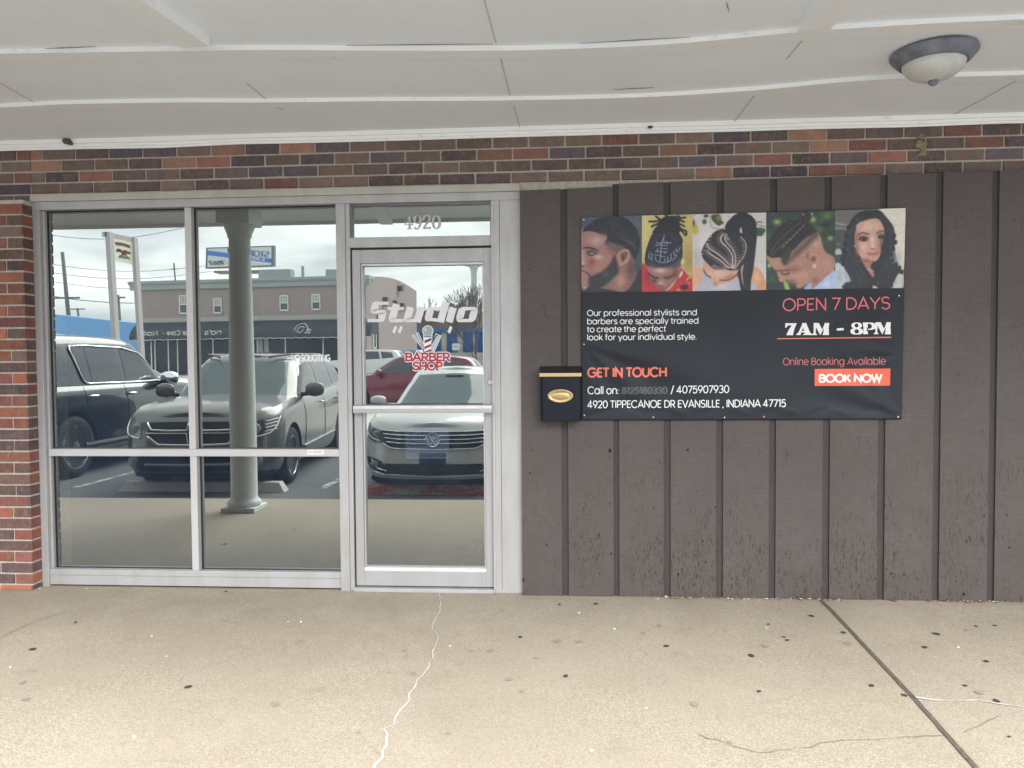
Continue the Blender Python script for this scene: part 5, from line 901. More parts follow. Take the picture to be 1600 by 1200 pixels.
    if S.get('mirror'):
        mu, mz, mr = S['mirror']
        for sd in (1, -1):
            q = MB(); rows = []; cx = sd*(W/2+.10)
            for i in range(9):
                t = pi*i/8; rows.append([Vector((cx+mr[0]*cos(t), -mu+.03-mr[1]*max(sin(t), .02)*cos(a)*(1 if cos(a) < 0 else .45)*-1, mz+mr[2]*max(sin(t), .02)**.6*sin(a))) for a in [2*pi*k/16 for k in range(16)]])
            q.grid(rows, S.get('mirror_mat', pm), close=True); q.tube([(sd*(W/2-.10), -mu, mz-.07), (cx, -mu, mz-.05)], .03, PLA); q.build('wing_mirror', root, smooth=True)
    if detail: S['detail'](root, body, gh, pm)
    return root
def flip2(L): return [(-a, b) for a, b in L]
# ---- white saloon ----------------------------------------------------------------
def sedan_detail(root, body, gh, pm):
    F = lambda v, z: body.front(v, z, .006)
    q = MB(); patch(q, F, [(-.60, .625), (-.50, .56), (0, .545), (.50, .56), (.60, .625)], [(-.60, .74), (-.4, .735), (0, .735), (.4, .735), (.60, .74)], PLA, 28, 4); g = q.build('grille', root, smooth=True)
    q = MB()
    for z, w in ((.738, .64), (.700, .60), (.655, .585), (.610, .56)): trim(q, lambda v, zz: body.front(v, zz, .011), [(-w, z+.012), (-w*.7, z), (0, z-.004), (w*.7, z), (w, z+.012)], .0075, CHR, 6, 30)
    trim(q, lambda v, zz: body.front(v, zz, .011), [(-.60, .600), (-.50, .552), (0, .540), (.50, .552), (.60, .600)], .008, CHR, 6, 30); q.build('grille_bar', g, smooth=True)
    q = MB(); c = body.front(0, .655, .02); o = (0, c.y, .655)
    q.lathe([(.085, .006), (.085, .016), (.079, .020), (.074, .016), (.074, .006)], o, CHR, 36, 'y', False); q.lathe([(.074, .004), (.001, .006)], o, mat('badge_dark', (.10, .11, .14), .2), 36, 'y', False)
    for st in ([(-.045, .055), (-.018, .004), (0, .042), (.018, .004), (.045, .055)], [(-.062, .030), (-.028, -.060), (0, -.004), (.028, -.060), (.062, .030)]): l, r = ribbon(st, .016); q.grid([[(p[0], c.y+.018, .655+p[1]) for p in l], [(p[0], c.y+.018, .655+p[1]) for p in r]], CHR)
    q.build('badge', root, fix=False)
    for sd in (1, -1):
        q = MB(); lo = [(.60, .605), (.70, .60), (.80, .64), (.86, .70)]; hi = [(.60, .745), (.72, .765), (.80, .79), (.87, .83)]; X = (lambda L: L if sd > 0 else flip2(L)); patch(q, F, X(lo), X(hi), LMPD, 16, 5); hl = q.build('headlight', root, smooth=True)
        q = MB(); trim(q, lambda v, z: body.front(v, z, .012), X([(.64, .63), (.74, .65), (.83, .70)]), .008, WHT, 6, 14); c2 = body.front(sd*.70, .70, .008); lump(q, tuple(c2), .045, LMP, (1, .35, .9)); c2 = body.front(sd*.78, .735, .008); lump(q, tuple(c2), .035, LMP, (1, .35, .9)); q.build('lamp_bulb', hl, smooth=True)
        q = MB(); patch(q, F, X([(.50, .27), (.62, .27), (.76, .30), (.82, .34)]), X([(.62, .40), (.70, .42), (.78, .43), (.84, .43)]), PLA, 10, 4); fl = q.build('fog_surround', root, smooth=True)
        q = MB(); c2 = body.front(sd*.69, .365, .012); lump(q, tuple(c2), .045, LMP, (1.5, .3, .8)); trim(q, lambda v, z: body.front(v, z, .014), X([(.54, .29), (.66, .315), (.74, .41)]), .007, CHR, 6, 14); q.build('fog_lamp', fl, smooth=True)
    q = MB(); patch(q, F, [(-.66, .25), (0, .235), (.66, .25)], [(-.56, .375), (0, .375), (.56, .375)], PLA, 24, 4); li = q.build('lower_intake', root, smooth=True)
    q = MB(); trim(q, lambda v, z: body.front(v, z, .012), [(-.80, .285), (-.6, .255), (0, .24), (.6, .255), (.80, .285)], .006, CHR, 6, 30); q.build('intake_strip', li, smooth=True)
    q = MB(); patch(q, F, [(-.82, .14), (0, .13), (.82, .14)], [(-.80, .20), (0, .19), (.80, .20)], UND, 24, 3); q.build('lower_lip', root, smooth=True)
    q = MB(); c = body.front(0, .44, .012); q.box(-.155, .155, c.y, c.y+.012, .375, .50, mat('blank_blue_plate', (.02, .04, .11), .4)); q.build('front_plate', root, bevel=.006)
    q = MB(); lump(q, (-.03, -1.55, 1.0), .03, mat('air_freshener', (.7, .7, .7), .6), (.5, .2, 1.4)); q.build('air_freshener', root, smooth=True); q = MB(); c = gh.front(0, 1.34, .012); q.box(-.12, .12, c.y-.01, c.y+.004, 1.31, 1.36, PLA); q.build('interior_mirror', root)
    q = MB()
    for x0, x1 in ((-.62, .05), (0.0, .6)): trim(q, lambda v, z: gh.front(v, z, .016), [(x0, .985), (x1, .965)], .010, PLA, 6, 10)
    q.build('wiper', root, smooth=True)
SEDAN = dict(L=4.87, W=1.83, wr=.33, axles=(.98, 3.78), zb=lambda u: .19+.0*u, spokes=5,
 shoulder=[(0, .74), (.06, .76), (.35, .86), (.9, .935), (1.35, .965), (2.2, .96), (3.2, .975), (4.1, 1.0), (4.6, 1.0), (4.87, .97)], crown=lambda u: .05 if u < 1.6 else .03,
 body=[(0, .06, 4.82, .86, 3.0, 4, .75, .7), (.12, .01, 4.86, .89, 3.0, 4, .75, .7), (.3, .0, 4.87, .905, 3.0, 4, .75, .7), (.5, .03, 4.86, .915, 3.0, 4, .78, .7), (.72, .045, 4.85, .91, 3.0, 4, .78, .7), (.9, .07, 4.83, .885, 3.0, 4, .8, .7), (1.0, .14, 4.78, .82, 3.0, 4, .8, .7)],
 belt=[(.9, .93), (1.3, .965), (2.2, .96), (3.4, .98), (4.3, 1.0)], roof=[(.9, 1.2), (1.6, 1.38), (2.0, 1.43), (2.6, 1.455), (3.2, 1.43), (3.8, 1.33), (4.3, 1.2)],
 gh=[(0, 1.02, 4.25, .80, 3.2, 3.2, .9, .8), (.5, 1.50, 3.95, .72, 3.2, 3.2, .75, .6), (.85, 1.90, 3.62, .635, 3.2, 3.2, .6, .6), (.95, 2.02, 3.5, .60, 3.2, 3.2, .6, .6), (1.0, 2.12, 3.4, .54, 3.2, 3.2, .6, .6)], rcrown=lambda u: .03,
 windscreen=(((.66, .985), (0, .965)), ((.52, 1.36), (0, 1.385))), rear_window=((.6, 1.03), (.5, 1.32)),
 side_windows=[([(1.55, 1.0), (2.35, 1.0)], [(2.0, 1.30), (2.38, 1.35)]), ([(2.45, 1.0), (3.25, 1.01)], [(2.46, 1.35), (3.1, 1.31)]), ([(3.3, 1.01), (3.62, 1.05)], [(3.18, 1.29), (3.4, 1.23)])], mirror=(1.62, 1.02, (.11, .13, .075)), detail=sedan_detail, cat='car')
# ---- grey-green crossover ---------------------------------------------------------
def cross_detail(root, body, gh, pm):
    F = lambda v, z: body.front(v, z, .006)
    q = MB(); patch(q, F, [(-.52, .70), (-.40, .605), (0, .595), (.40, .605), (.52, .70)], [(-.54, .86), (-.3, .865), (0, .865), (.3, .865), (.54, .86)], PLA, 30, 5); g = q.build('grille', root, smooth=True)
    G2 = lambda v, z: body.front(v, z, .014); q = MB(); trim(q, G2, [(-.55, .855), (-.49, .775), (-.3, .765), (-.07, .768), (-.055, .85)], .012, CHR, 6, 30); trim(q, G2, [(.55, .855), (.49, .775), (.3, .765), (.07, .768), (.055, .85)], .012, CHR, 6, 30)
    trim(q, G2, [(-.57, .735), (-.07, .735), (-.055, .61)], .007, CHR, 6, 26); trim(q, G2, [(.57, .735), (.07, .735), (.055, .61)], .007, CHR, 6, 26); trim(q, G2, [(-.53, .70), (-.40, .605), (0, .594), (.40, .605), (.53, .70)], .017, CHR, 6, 36); q.build('crosshair_bar', g, smooth=True)
    for sd in (1, -1):
        X = (lambda L: L if sd > 0 else flip2(L)); q = MB(); patch(q, F, X([(.62, .68), (.72, .69), (.82, .715), (.885, .755)]), X([(.635, .845), (.74, .875), (.83, .895), (.90, .915)]), LMPD if sd > 0 else LMP, 16, 5); hl = q.build('headlight', root, smooth=True)
        q = MB(); trim(q, lambda v, z: body.front(v, z, .012), X([(.63, .68), (.75, .69), (.84, .72), (.89, .80), (.895, .90)]), .010, WHT if sd > 0 else CHR, 6, 20)
        if sd > 0:
            for k in range(4): trim(q, lambda v, z: body.front(v, z, .012), [(.79, .74+.038*k), (.885, .76+.04*k)], .007, WHT, 6, 8)
        lump(q, tuple(body.front(sd*.70, .775, .006)), .065, LMP, (1, .3, 1)); q.build('lamp_bulb', hl, smooth=True)
        q = MB(); lump(q, tuple(body.front(sd*.74, .40, .006)), .05, LMP, (1, .3, 1)); q.build('fog_lamp', root, smooth=True)
        q = MB(); trim(q, lambda u, z: gh.side(u, min(z, 1.6), sd, -.02)+Vector((0, 0, max(0, z-1.6)+.03)), [(1.9, 1.60), (2.15, 1.64), (3.6, 1.645), (4.2, 1.59)], .016, mat('grey_rail', (.16, .17, .17), .4), 8, 20); q.build('roof_rail', root, smooth=True)
        for u in (2.55, 3.55): q = MB(); c = body.side(u, .97, sd, .02); q.tube([c+Vector((0, .09, 0)), c+Vector((sd*.015, .05, .0)), c+Vector((sd*.015, -.05, 0)), c+Vector((0, -.09, 0))], .013, CHR if u < 3 else pm, 8); q.build('door_handle', root, smooth=True)
        for u in (1.58, 2.72, 3.72): q = MB(); trim(q, lambda uu, z: body.side(uu, z, sd, .0015), [(u, .40), (u+.03, .9), (u-.02, 1.06)], .004, UND, 4, 10); q.build('door_seam', root)
        q = MB(); trim(q, lambda u, z: body.side(u, z, sd, .01), [(1.45, .42), (3.4, .46)], .022, pm, 6, 20); q.build('sill_moulding', root, smooth=True)
    q = MB(); patch(q, F, [(-.70, .30), (0, .29), (.70, .30)], [(-.66, .47), (0, .475), (.66, .47)], UND, 24, 4); q.build('lower_intake', root, smooth=True)
    q = MB(); trim(q, lambda v, z: body.front(v, z, .016), [(-.55, .375), (0, .37), (.55, .375)], .018, mat('grey_lip', (.20, .21, .21), .5), 6, 24); patch(q, F, [(-.86, .21), (0, .20), (.86, .21)], [(-.84, .27), (0, .27), (.84, .27)], UND, 24, 3); q.build('skid_plate', root, smooth=True)
    q = MB(); 
    for x0, x1 in ((-.70, -.05), (0, .66)): trim(q, lambda v, z: gh.front(v, z, .018), [(x0, 1.085), ((x0+x1)/2, 1.10), (x1, 1.075)], .011, PLA, 6, 12)
    q.build('wiper', root, smooth=True)
    q = MB(); q.tube([(.0, -2.0, 1.66), (.0, -2.02, 1.69)], .02, PLA, 8); q.build('roof_sensor', root)
CROSS = dict(L=4.89, W=1.86, wr=.365, axles=(.97, 3.86), zb=lambda u: .24, spokes=5,
 shoulder=[(0, .87), (.06, .89), (.35, .99), (.9, 1.06), (1.3, 1.09), (2.2, 1.10), (3.4, 1.14), (4.4, 1.18), (4.89, 1.16)], crown=lambda u: .06 if u < 1.6 else .02,
 body=[(0, .08, 4.82, .87, 3.6, 4.5, .7, .6), (.12, .01, 4.86, .91, 3.6, 4.5, .7, .6), (.3, .0, 4.89, .925, 3.6, 4.5, .7, .6), (.55, .03, 4.88, .93, 3.6, 4.5, .72, .6), (.75, .04, 4.86, .925, 3.6, 4.5, .72, .6), (.92, .07, 4.84, .90, 3.6, 4.5, .75, .6), (1.0, .14, 4.8, .85, 3.6, 4.5, .75, .6)],
 belt=[(.9, 1.05), (1.3, 1.08), (2.2, 1.10), (3.4, 1.14), (4.6, 1.18)], roof=[(.9, 1.35), (1.7, 1.58), (2.1, 1.635), (2.8, 1.665), (3.8, 1.65), (4.4, 1.60), (4.7, 1.5)],
 gh=[(0, 1.12, 4.78, .83, 3.6, 4.5, .85, .5), (.5, 1.52, 4.68, .76, 3.6, 4.5, .7, .5), (.85, 1.88, 4.55, .69, 3.6, 4.5, .6, .5), (.95, 1.98, 4.48, .655, 3.6, 4.5, .6, .5), (1.0, 2.08, 4.4, .60, 3.6, 4.5, .6, .5)], rcrown=lambda u: .03,
 windscreen=(((.72, 1.11), (0, 1.075)), ((.585, 1.555), (0, 1.575))), rear_window=((.65, 1.24), (.58, 1.55)),
 side_windows=[([(1.66, 1.13), (2.62, 1.14)], [(2.05, 1.50), (2.66, 1.57)]), ([(2.74, 1.14), (3.62, 1.17)], [(2.75, 1.575), (3.5, 1.57)]), ([(3.72, 1.18), (4.35, 1.24)], [(3.62, 1.565), (4.25, 1.50)])], mirror=(1.72, 1.18, (.13, .14, .10)), detail=cross_detail, cat='suv', arch=None)
# ---- large dark truck-based wagon, tail to the shop ------------------------------
def big_detail(root, body, gh, pm):
    for sd in (1, -1):
        q = MB(); S_ = lambda u, z: gh.side(u, z, sd, .014); trim(q, S_, [(1.55, 1.27), (2.6, 1.265), (3.72, 1.275), (3.80, 1.32), (3.98, 1.80), (3.6, 1.815), (2.7, 1.80), (2.2, 1.72), (1.75, 1.45), (1.5, 1.285)], .014, CHR, 6, 70); q.build('window_surround', root, smooth=True)
        for u in (2.72, 3.70): q = MB(); c = body.side(u, 1.10, sd, .02); q.tube([c+Vector((0, .11, 0)), c+Vector((sd*.02, .07, .0)), c+Vector((sd*.02, -.07, 0)), c+Vector((0, -.11, 0))], .018, CHR, 8); q.build('door_handle', root, smooth=True)
        q = MB()
        for u, top in ((2.86, 1.23), (3.86, 1.23)): trim(q, lambda uu, z: body.side(uu, z, sd, .002), [(u-.02, .48), (u-.02, .9), (u, top)], .004, UND, 4, 12)
        q.build('door_seam', root)
        q = MB(); q.tube([(sd*.98, -1.6, .42), (sd*.98, -3.9, .42)], .045, PLA, 8); q.build('running_board', root)
        q = MB(); patch(q, lambda v, z: body.rear(v, z, .006), [(sd*.80, .85), (sd*.93, .85)], [(sd*.80, 1.22), (sd*.93, 1.22)], mat('tail_lamp', (.25, .01, .01), .1, coat=.5), 4, 8); q.build('tail_light', root, smooth=True)
        q = MB(); c = gh.side(3.85, 1.24, sd, .0)
    q = MB(); patch(q, lambda v, z: body.front(v, z, .006), [(-.5, .6), (.5, .6)], [(-.55, .98), (.55, .98)], CHR, 12, 4); q.build('grille', root, smooth=True)
BIG = dict(L=5.40, W=2.04, wr=.425, axles=(1.0, 4.10), zb=lambda u: .30, spokes=5,
 shoulder=[(0, 1.05), (.1, 1.1), (.9, 1.2), (1.4, 1.23), (3.0, 1.24), (5.0, 1.25), (5.40, 1.24)], crown=lambda u: .06 if u < 1.5 else .01,
 body=[(0, .06, 5.36, .97, 4.5, 6, .6, .5), (.15, .0, 5.40, 1.0, 4.5, 6, .6, .5), (.45, .0, 5.40, 1.02, 4.5, 6, .6, .5), (.75, .02, 5.39, 1.015, 4.5, 6, .6, .5), (.93, .05, 5.36, .985, 4.5, 6, .6, .5), (1.0, .1, 5.32, .95, 4.5, 6, .6, .5)],
 belt=[(1.0, 1.2), (1.4, 1.22), (3.0, 1.235), (5.3, 1.24)], roof=[(1.0, 1.53), (1.8, 1.77), (2.3, 1.90), (3.2, 1.96), (4.6, 1.945), (5.2, 1.89)],
 gh=[(0, 1.30, 5.32, .93, 4.2, 6, .7, .5), (.5, 1.68, 5.26, .865, 4.2, 6, .6, .5), (.85, 1.98, 5.18, .80, 4.2, 6, .6, .5), (.95, 2.08, 5.12, .77, 4.2, 6, .6, .5), (1.0, 2.18, 5.0, .71, 4.2, 6, .6, .5)], rcrown=lambda u: .03,
 windscreen=(((.8, 1.26), (0, 1.23)), ((.68, 1.76), (0, 1.78))), rear_window=((.76, 1.32), (.68, 1.76)),
 side_windows=[([(1.66, 1.285), (2.72, 1.28)], [(2.2, 1.70), (2.74, 1.775)]), ([(2.86, 1.28), (3.58, 1.285)], [(2.88, 1.785), (3.62, 1.79)]), ([(3.60, 1.285), (3.74, 1.30)], [(3.64, 1.79), (3.92, 1.79)]), ([(4.02, 1.30), (4.40, 1.31)], [(4.10, 1.775), (4.40, 1.775)]), ([(4.44, 1.31), (5.16, 1.33)], [(4.44, 1.775), (5.05, 1.75)])], mirror=(1.82, 1.30, (.15, .16, .12)), mirror_mat=CHR, detail=big_detail, cat='suv')
P_WHITE, P_GREY, P_BLACK = paint_mat('pearl_white_paint', (.58, .60, .59), .0), paint_mat('grey_green_paint', (.13, .128, .112), .4), mat('black_paint', (.006, .008, .012), .2, 0, coat=1.0)
P_RED, P_BLUE = paint_mat('dark_red_paint', (.15, .012, .025), .3), paint_mat('blue_paint', (.03, .11, .30), .3)
LOTZ = -.15
make_car('parked_sedan', 'white sedan parked nose in behind the red painted wheel stop', P_WHITE, SEDAN, (-1.535, -3.99, LOTZ), 0)
make_car('parked_crossover', 'grey green crossover parked nose in behind the white wheel stop', P_GREY, CROSS, (-4.36, -3.93, LOTZ), radians(-4.6))
make_car('parked_large_suv', 'large black sport utility vehicle with chrome window trim parked tail in', P_BLACK, BIG, (-7.67, -9.40, LOTZ), pi)
CONC2 = mat('wheel_stop_concrete', (.42, .41, .385), .85, vary=.2, vs=8)
def m_red():
    m = mat('flaking_red_paint', (.4, .05, .06), .75); b = NB(m); v = b.tex(); n = b.ramp(b.noise(b.tex((.7, 1, 1.4)), 5.2, 6, .68, .5), .47, .50); b.col(b.mix(n, (.52, .51, .49), (.55, .15, .17))); b.bump(n, .2, .003); return m
def m_white_red():
    m = mat('wheel_stop_paint', (.5, .5, .48), .8); b = NB(m); v = b.tex(); n = b.ramp(b.noise(v, 7, 5, .7), .62, .65); b.col(b.mix(n, (.66, .65, .61), (.42, .12, .10))); return m
def wheel_stop(x0, x1, y, m, name, label):
    q = MB(); z = LOTZ; L = [(y-.085, z), (y-.06, z+.115), (y+.06, z+.115), (y+.085, z)]; e = .07
    a = [(x0, *p) for p in L]; c = [(x1, *p) for p in L]; t0 = [(x0+(e if i in (1, 2) else 0), p[0], p[1]) for i, p in enumerate(L)]; t1 = [(x1-(e if i in (1, 2) else 0), p[0], p[1]) for i, p in enumerate(L)]
    for i in range(4): j = (i+1) % 4; q.face([t0[i], t0[j], t1[j], t1[i]], m)
    q.face(t0, m); q.face(t1, m); o = q.build(name, bevel=.012); return tag(o, label, 'wheel stop', 'concrete wheel stops')
wheel_stop(-5.45, -3.38, -4.32, m_white_red(), 'wheel_stop', 'worn white concrete wheel stop in front of the grey green crossover')
wheel_stop(-2.45, -.4, -4.21, m_red(), 'wheel_stop', 'wheel stop with flaking red paint in front of the white sedan')
# ------------------------------------------------------------------ what stands across the car park (seen mirrored in the panes)
def put(px, py, d): return refl(px, py, d)          # d = metres in front of the wall
def gx(px, d, z=LOTZ): p = put(px, 560, d); return Vector((p.x, p.y, z))
def car_at(name, label, pm, S, px, d, rz, z=LOTZ): p = gx(px, d); return make_car(name, label, pm, dict(S, n=56), (p.x, p.y, z), rz, detail=False)
car_at('parked_crossover', 'dark red crossover seen broadside beyond the white sedan', P_RED, CROSS, 525, 19.5, radians(93))
car_at('parked_large_suv', 'white sport utility vehicle beyond the dark red crossover', P_WHITE, CROSS, 500, 37, radians(92), .28)
car_at('parked_crossover', 'blue crossover beside the white sport utility vehicle', P_BLUE, CROSS, 626, 41, radians(8), .32)
car_at('parked_sedan', 'white car parked near the signpost by the storage units', P_WHITE, SEDAN, 736, 31, radians(97), .0)
car_at('parked_sedan', 'small white car below the grey shop awning', P_WHITE, SEDAN, 300, 24, radians(-92))
STU = mat('mauve_stucco', (.33, .275, .265), .9, vary=.06, vs=.6); COR = mat('grey_cornice', (.33, .37, .38), .6); AWN = mat('grey_awning', (.055, .068, .078), .7); WFR = mat('white_window_frame', (.72, .72, .70), .5); WPN = mat('dull_pane', (.10, .12, .13), .1); BLI = mat('pale_blind', (.42, .44, .43), .7); DGL = mat('shop_dark_glass', (.025, .035, .05), .08); BAND2 = mat('pale_band', (.40, .40, .385), .7)
# two-storey building with the long awning
D0, D1 = 55.0, 52.0; A = put(215, 562, D0); Bp = put(573, 562, D1); Cp = put(652, 562, 72.0)
A, Bp, Cp = (Vector((p.x, p.y, 0)) for p in (A, Bp, Cp)); zt = put(350, 438, 54).z; ztC = put(652, 455, 72).z; zt0 = put(573, 432, D1).z
bl = thing('two_storey_building', 'mauve two storey building with grey cornice and long dark awning', 'building', (A.x, A.y, LOTZ)); fx = (Bp-A).normalized(); fn = Vector((fx.y, -fx.x, 0)); fn = fn if fn.y > 0 else -fn; fw = (Bp-A).length
sx = (Cp-Bp).normalized(); sw = (Cp-Bp).length
q = MB(); back = A+(Cp-Bp)
q.face([A+Vector((0, 0, LOTZ)), Bp+Vector((0, 0, LOTZ)), Bp+Vector((0, 0, zt0)), A+Vector((0, 0, zt))], STU); side_top = [Bp+Vector((0, 0, zt0))]+[Bp+sx*sw*t+Vector((0, 0, zt0+(ztC-zt0)*t-.35*sin(pi*t)*0+.5*sin(pi*t))) for t in [i/8 for i in range(1, 9)]]
q.face([Cp+Vector((0, 0, LOTZ)), Bp+Vector((0, 0, LOTZ))]+side_top, STU); q.face([A+Vector((0, 0, LOTZ)), A+Vector((0, 0, zt)), back+Vector((0, 0, ztC)), back+Vector((0, 0, LOTZ))], STU); q.face([Cp+Vector((0, 0, LOTZ)), Cp+Vector((0, 0, ztC)), back+Vector((0, 0, ztC)), back+Vector((0, 0, LOTZ))], STU)
q.face([A+Vector((0, 0, zt-.4)), Bp+Vector((0, 0, zt0-.4)), Cp+Vector((0, 0, ztC-.4)), back+Vector((0, 0, ztC-.4))], COR); q.build('wall', bl)
def fp(t, z, o=0.0): p = A+fx*t+fn*o; return Vector((p.x, p.y, z))
q = MB(); P0 = [(0.0, -.62), (.18, -.60), (.22, -.30), (.42, -.12), (.45, .06), (0, .08)]; rows = []
for t in (-.4, fw+.42): zz = zt+(zt0-zt)*max(0, min(1, t/fw)); rows.append([fp(t, zz+h, o) for o, h in P0])
q.grid(rows, COR); q.face(rows[0], COR); q.face(rows[1], COR); e = Bp+fn*.42; sn = Vector((sx.y, -sx.x, 0)); sn = sn if sn.x > 0 else -sn
q.prism([Bp+fn*.40+Vector((0, 0, zt0-.6)), Bp+fn*.40+sn*.42+Vector((0, 0, zt0-.1)), Bp+fn*.40+sn*.42+Vector((0, 0, zt0+.07)), Bp+fn*.40+Vector((0, 0, zt0+.07))], sx*1.6, COR); q.build('cornice', bl)
awz0, awz1 = put(400, 531, 53).z, put(400, 503, 54).z
q = MB(); q.box(0, 0, 0, 0, 0, 0, BAND2); q = MB(); q.prism([fp(0, awz1+.06, .0), fp(fw, awz1+.06, .0), fp(fw, awz1+.42, 0), fp(0, awz1+.42, 0)], fn*.10, BAND2); q.build('pale_band', bl)
q = MB(); rows = []; a0, a1 = .55, fw+1.0; NA = 120
for j in range(9): b_ = pi/2*j/8; rows.append([fp(a0+(a1-a0)*i/NA, awz0+.28+(awz1-awz0-.28)*sin(b_), .05+1.5*cos(b_)) for i in range(NA+1)])
q.grid(rows, AWN); rows = []
for i in range(NA*2+1): x = a0+(a1-a0)*i/(NA*2); rows.append([fp(x, awz0+.28, 1.55), fp(x, awz0+.04+.06*abs(sin(pi*x/.72*1.0)), 1.56)])
q.grid(rows, AWN)
for tt in (a0, a1): q.face([fp(tt, awz0+.28, .05)]+[fp(tt, awz0+.28+(awz1-awz0-.28)*sin(pi/2*j/8), .05+1.5*cos(pi/2*j/8)) for j in range(9)], AWN)
aw = q.build('awning', bl)
q = MB(); pts = [fp(a0+(a1-a0)*i/(NA*4), awz0+.03+.06*abs(sin(pi*(a0+(a1-a0)*i/(NA*4))/.72)), 1.575) for i in range(NA*4+1)]; q.tube(pts, .022, WFR, 4); q.build('valance_edging', aw)
def awp(x, z, h):                                    # lettering lies on the curve of the awning
    s = max(0, min(1, (z-(awz0+.28))/(awz1-awz0-.28))); b_ = math.asin(s); return fp(x, z, .07+1.5*cos(b_)+h)
ALT = mat('cream_lettering', (.62, .60, .50), .6); q = MB(); tx = lambda px: (fw*(px-215)/(573-215))
# runs from high x to low x, since the shop front reads it from the street side
def awt(s, pxa, pxb, z, cap): lay(q, [[(tx(pxa)-(x), zz) for x, zz in st] for st in text_strokes(s, 0, tx(pxa)-tx(pxb), z, cap, .3)], .06, awp, ALT)
awt("nd's", 372, 345, awz0+.42, .34); awt('Hair Care', 327, 286, awz0+.42, .34); awt('-', 283, 279, awz0+.42, .34); awt('Nails', 272, 242, awz0+.42, .34)
Lg = [catmull([(0, 0), (.25, .5), (.7, .75), (1.1, .6), (1.2, .2)], 6), catmull([(0, 0), (-.1, .25), (.2, .3), (.15, .05), (.4, .1)], 6), catmull([(.45, .45), (.8, .5), (1.0, .2), (.7, .1), (.5, .3)], 6)]
lay(q, [[(tx(503)-x, awz0+.38+z*1.05) for x, z in st] for st in Lg], .05, awp, ALT); q.build('awning_lettering', aw, fix=False)
q = MB()                                             # shop windows in the shade under the awning
q.prism([fp(.6, LOTZ+.5, .03), fp(fw-.3, LOTZ+.5, .03), fp(fw-.3, awz0+.3, .03), fp(.6, awz0+.3, .03)], fn*.03, DGL); sw_ = q.build('shop_window', bl)
for px in (240, 246, 268, 283, 410, 453, 510, 340, 380): t = tx(px); q = MB(); q.prism([fp(t-.05, LOTZ+.5, .061), fp(t+.05, LOTZ+.5, .061), fp(t+.05, awz0+.3, .061), fp(t-.05, awz0+.3, .061)], fn*.05, WFR); q.build('window_post', sw_)
for px in (415, 424): t = tx(px); q = MB(); q.prism([fp(t-.2, 2.0, .061), fp(t+.2, 2.0, .061), fp(t+.15, awz0+.2, .061), fp(t-.2, awz0+.2, .061)], fn*.03, BLI); q.build('poster', sw_)
for px, py0, py1 in ((293, 460, 489), (348, 465, 489), (452, 462, 486), (500, 461, 485)):
    t = tx(px); za, zc2 = put(px, py1, 53.5).z, put(px, py0, 53.5).z; w = .36; q = MB()
    for x0, x1, z0, z1 in ((-w, -w+.07, za, zc2), (w-.07, w, za, zc2), (-w, w, za-.02, za+.08), (-w, w, zc2-.08, zc2), (-w, w, (za+zc2)/2-.035, (za+zc2)/2+.035)): q.prism([fp(t+x0, z0, .02), fp(t+x1, z0, .02), fp(t+x1, z1, .02), fp(t+x0, z1, .02)], fn*.07, WFR)
    for k in (-.11, .11): q.prism([fp(t+k-.012, (za+zc2)/2, .04), fp(t+k+.012, (za+zc2)/2, .04), fp(t+k+.012, zc2, .04), fp(t+k-.012, zc2, .04)], fn*.03, WFR)
    q.prism([fp(t-w, zc2-.32, .04), fp(t+w, zc2-.32, .04), fp(t+w, zc2-.30, .04), fp(t-w, zc2-.30, .04)], fn*.03, WFR)
    wf = q.build('upper_window', bl); q = MB(); q.face([fp(t-w, za, .03), fp(t+w, za, .03), fp(t+w, (za+zc2)/2, .03), fp(t-w, (za+zc2)/2, .03)], WPN); q.face([fp(t-w, (za+zc2)/2, .03), fp(t+w, (za+zc2)/2, .03), fp(t+w, zc2, .03), fp(t-w, zc2, .03)], BLI); q.build('pane', wf, fix=False)
q = MB(); t = tx(399); z = put(399, 447, 53).z; q.prism([fp(t-.2, z-.1, .02), fp(t+.2, z-.1, .02), fp(t+.2, z+.03, .02), fp(t, z+.2, .02), fp(t-.15, z+.05, .02)], fn*.35, mat('flood_lamp', (.08, .085, .09), .5)); q.build('flood_light', bl)
def sp_(t, z, o=0.0): p = Bp+sx*sw*t+sn*o; return Vector((p.x, p.y, z))
q = MB(); z = put(622, 450, 64).z; q.prism([sp_(.55, z-.3, .02), sp_(.6, z-.3, .02), sp_(.6, z+.3, .02), sp_(.55, z+.1, .02)], sn*.4, mat('flood_lamp', (.08, .085, .09), .5)); q.build('flood_light', bl)
VEN = mat('vent_hood', (.13, .13, .125), .6)
for t, px, py in ((.27, 596, 468), (.45, 614, 473), (.6, 629, 477)): z = put(px, py, D1+t*20).z; q = MB(); q.prism([sp_(t, z-.5, .02), sp_(t+.03, z-.5, .02), sp_(t+.03, z+.2, .02), sp_(t, z+.2, .02)], sn*.35, VEN); q.build('vent_hood', bl)
q = MB(); z0, z1 = put(580, 545, 56).z, put(580, 503, 56).z; q.prism([sp_(.09, z0, .02), sp_(.14, z0, .02), sp_(.14, z1, .02), sp_(.09, z1, .02)], sn*.06, WFR); q.prism([sp_(.1, z0+.1, .08), sp_(.13, z0+.1, .08), sp_(.13, z1-.1, .08), sp_(.1, z1-.1, .08)], sn*.01, WPN); q.prism([sp_(.16, LOTZ, .02), sp_(.165, LOTZ, .02), sp_(.165, z1+.5, .02), sp_(.16, z1+.5, .02)], sn*.12, VEN); q.build('side_window', bl)
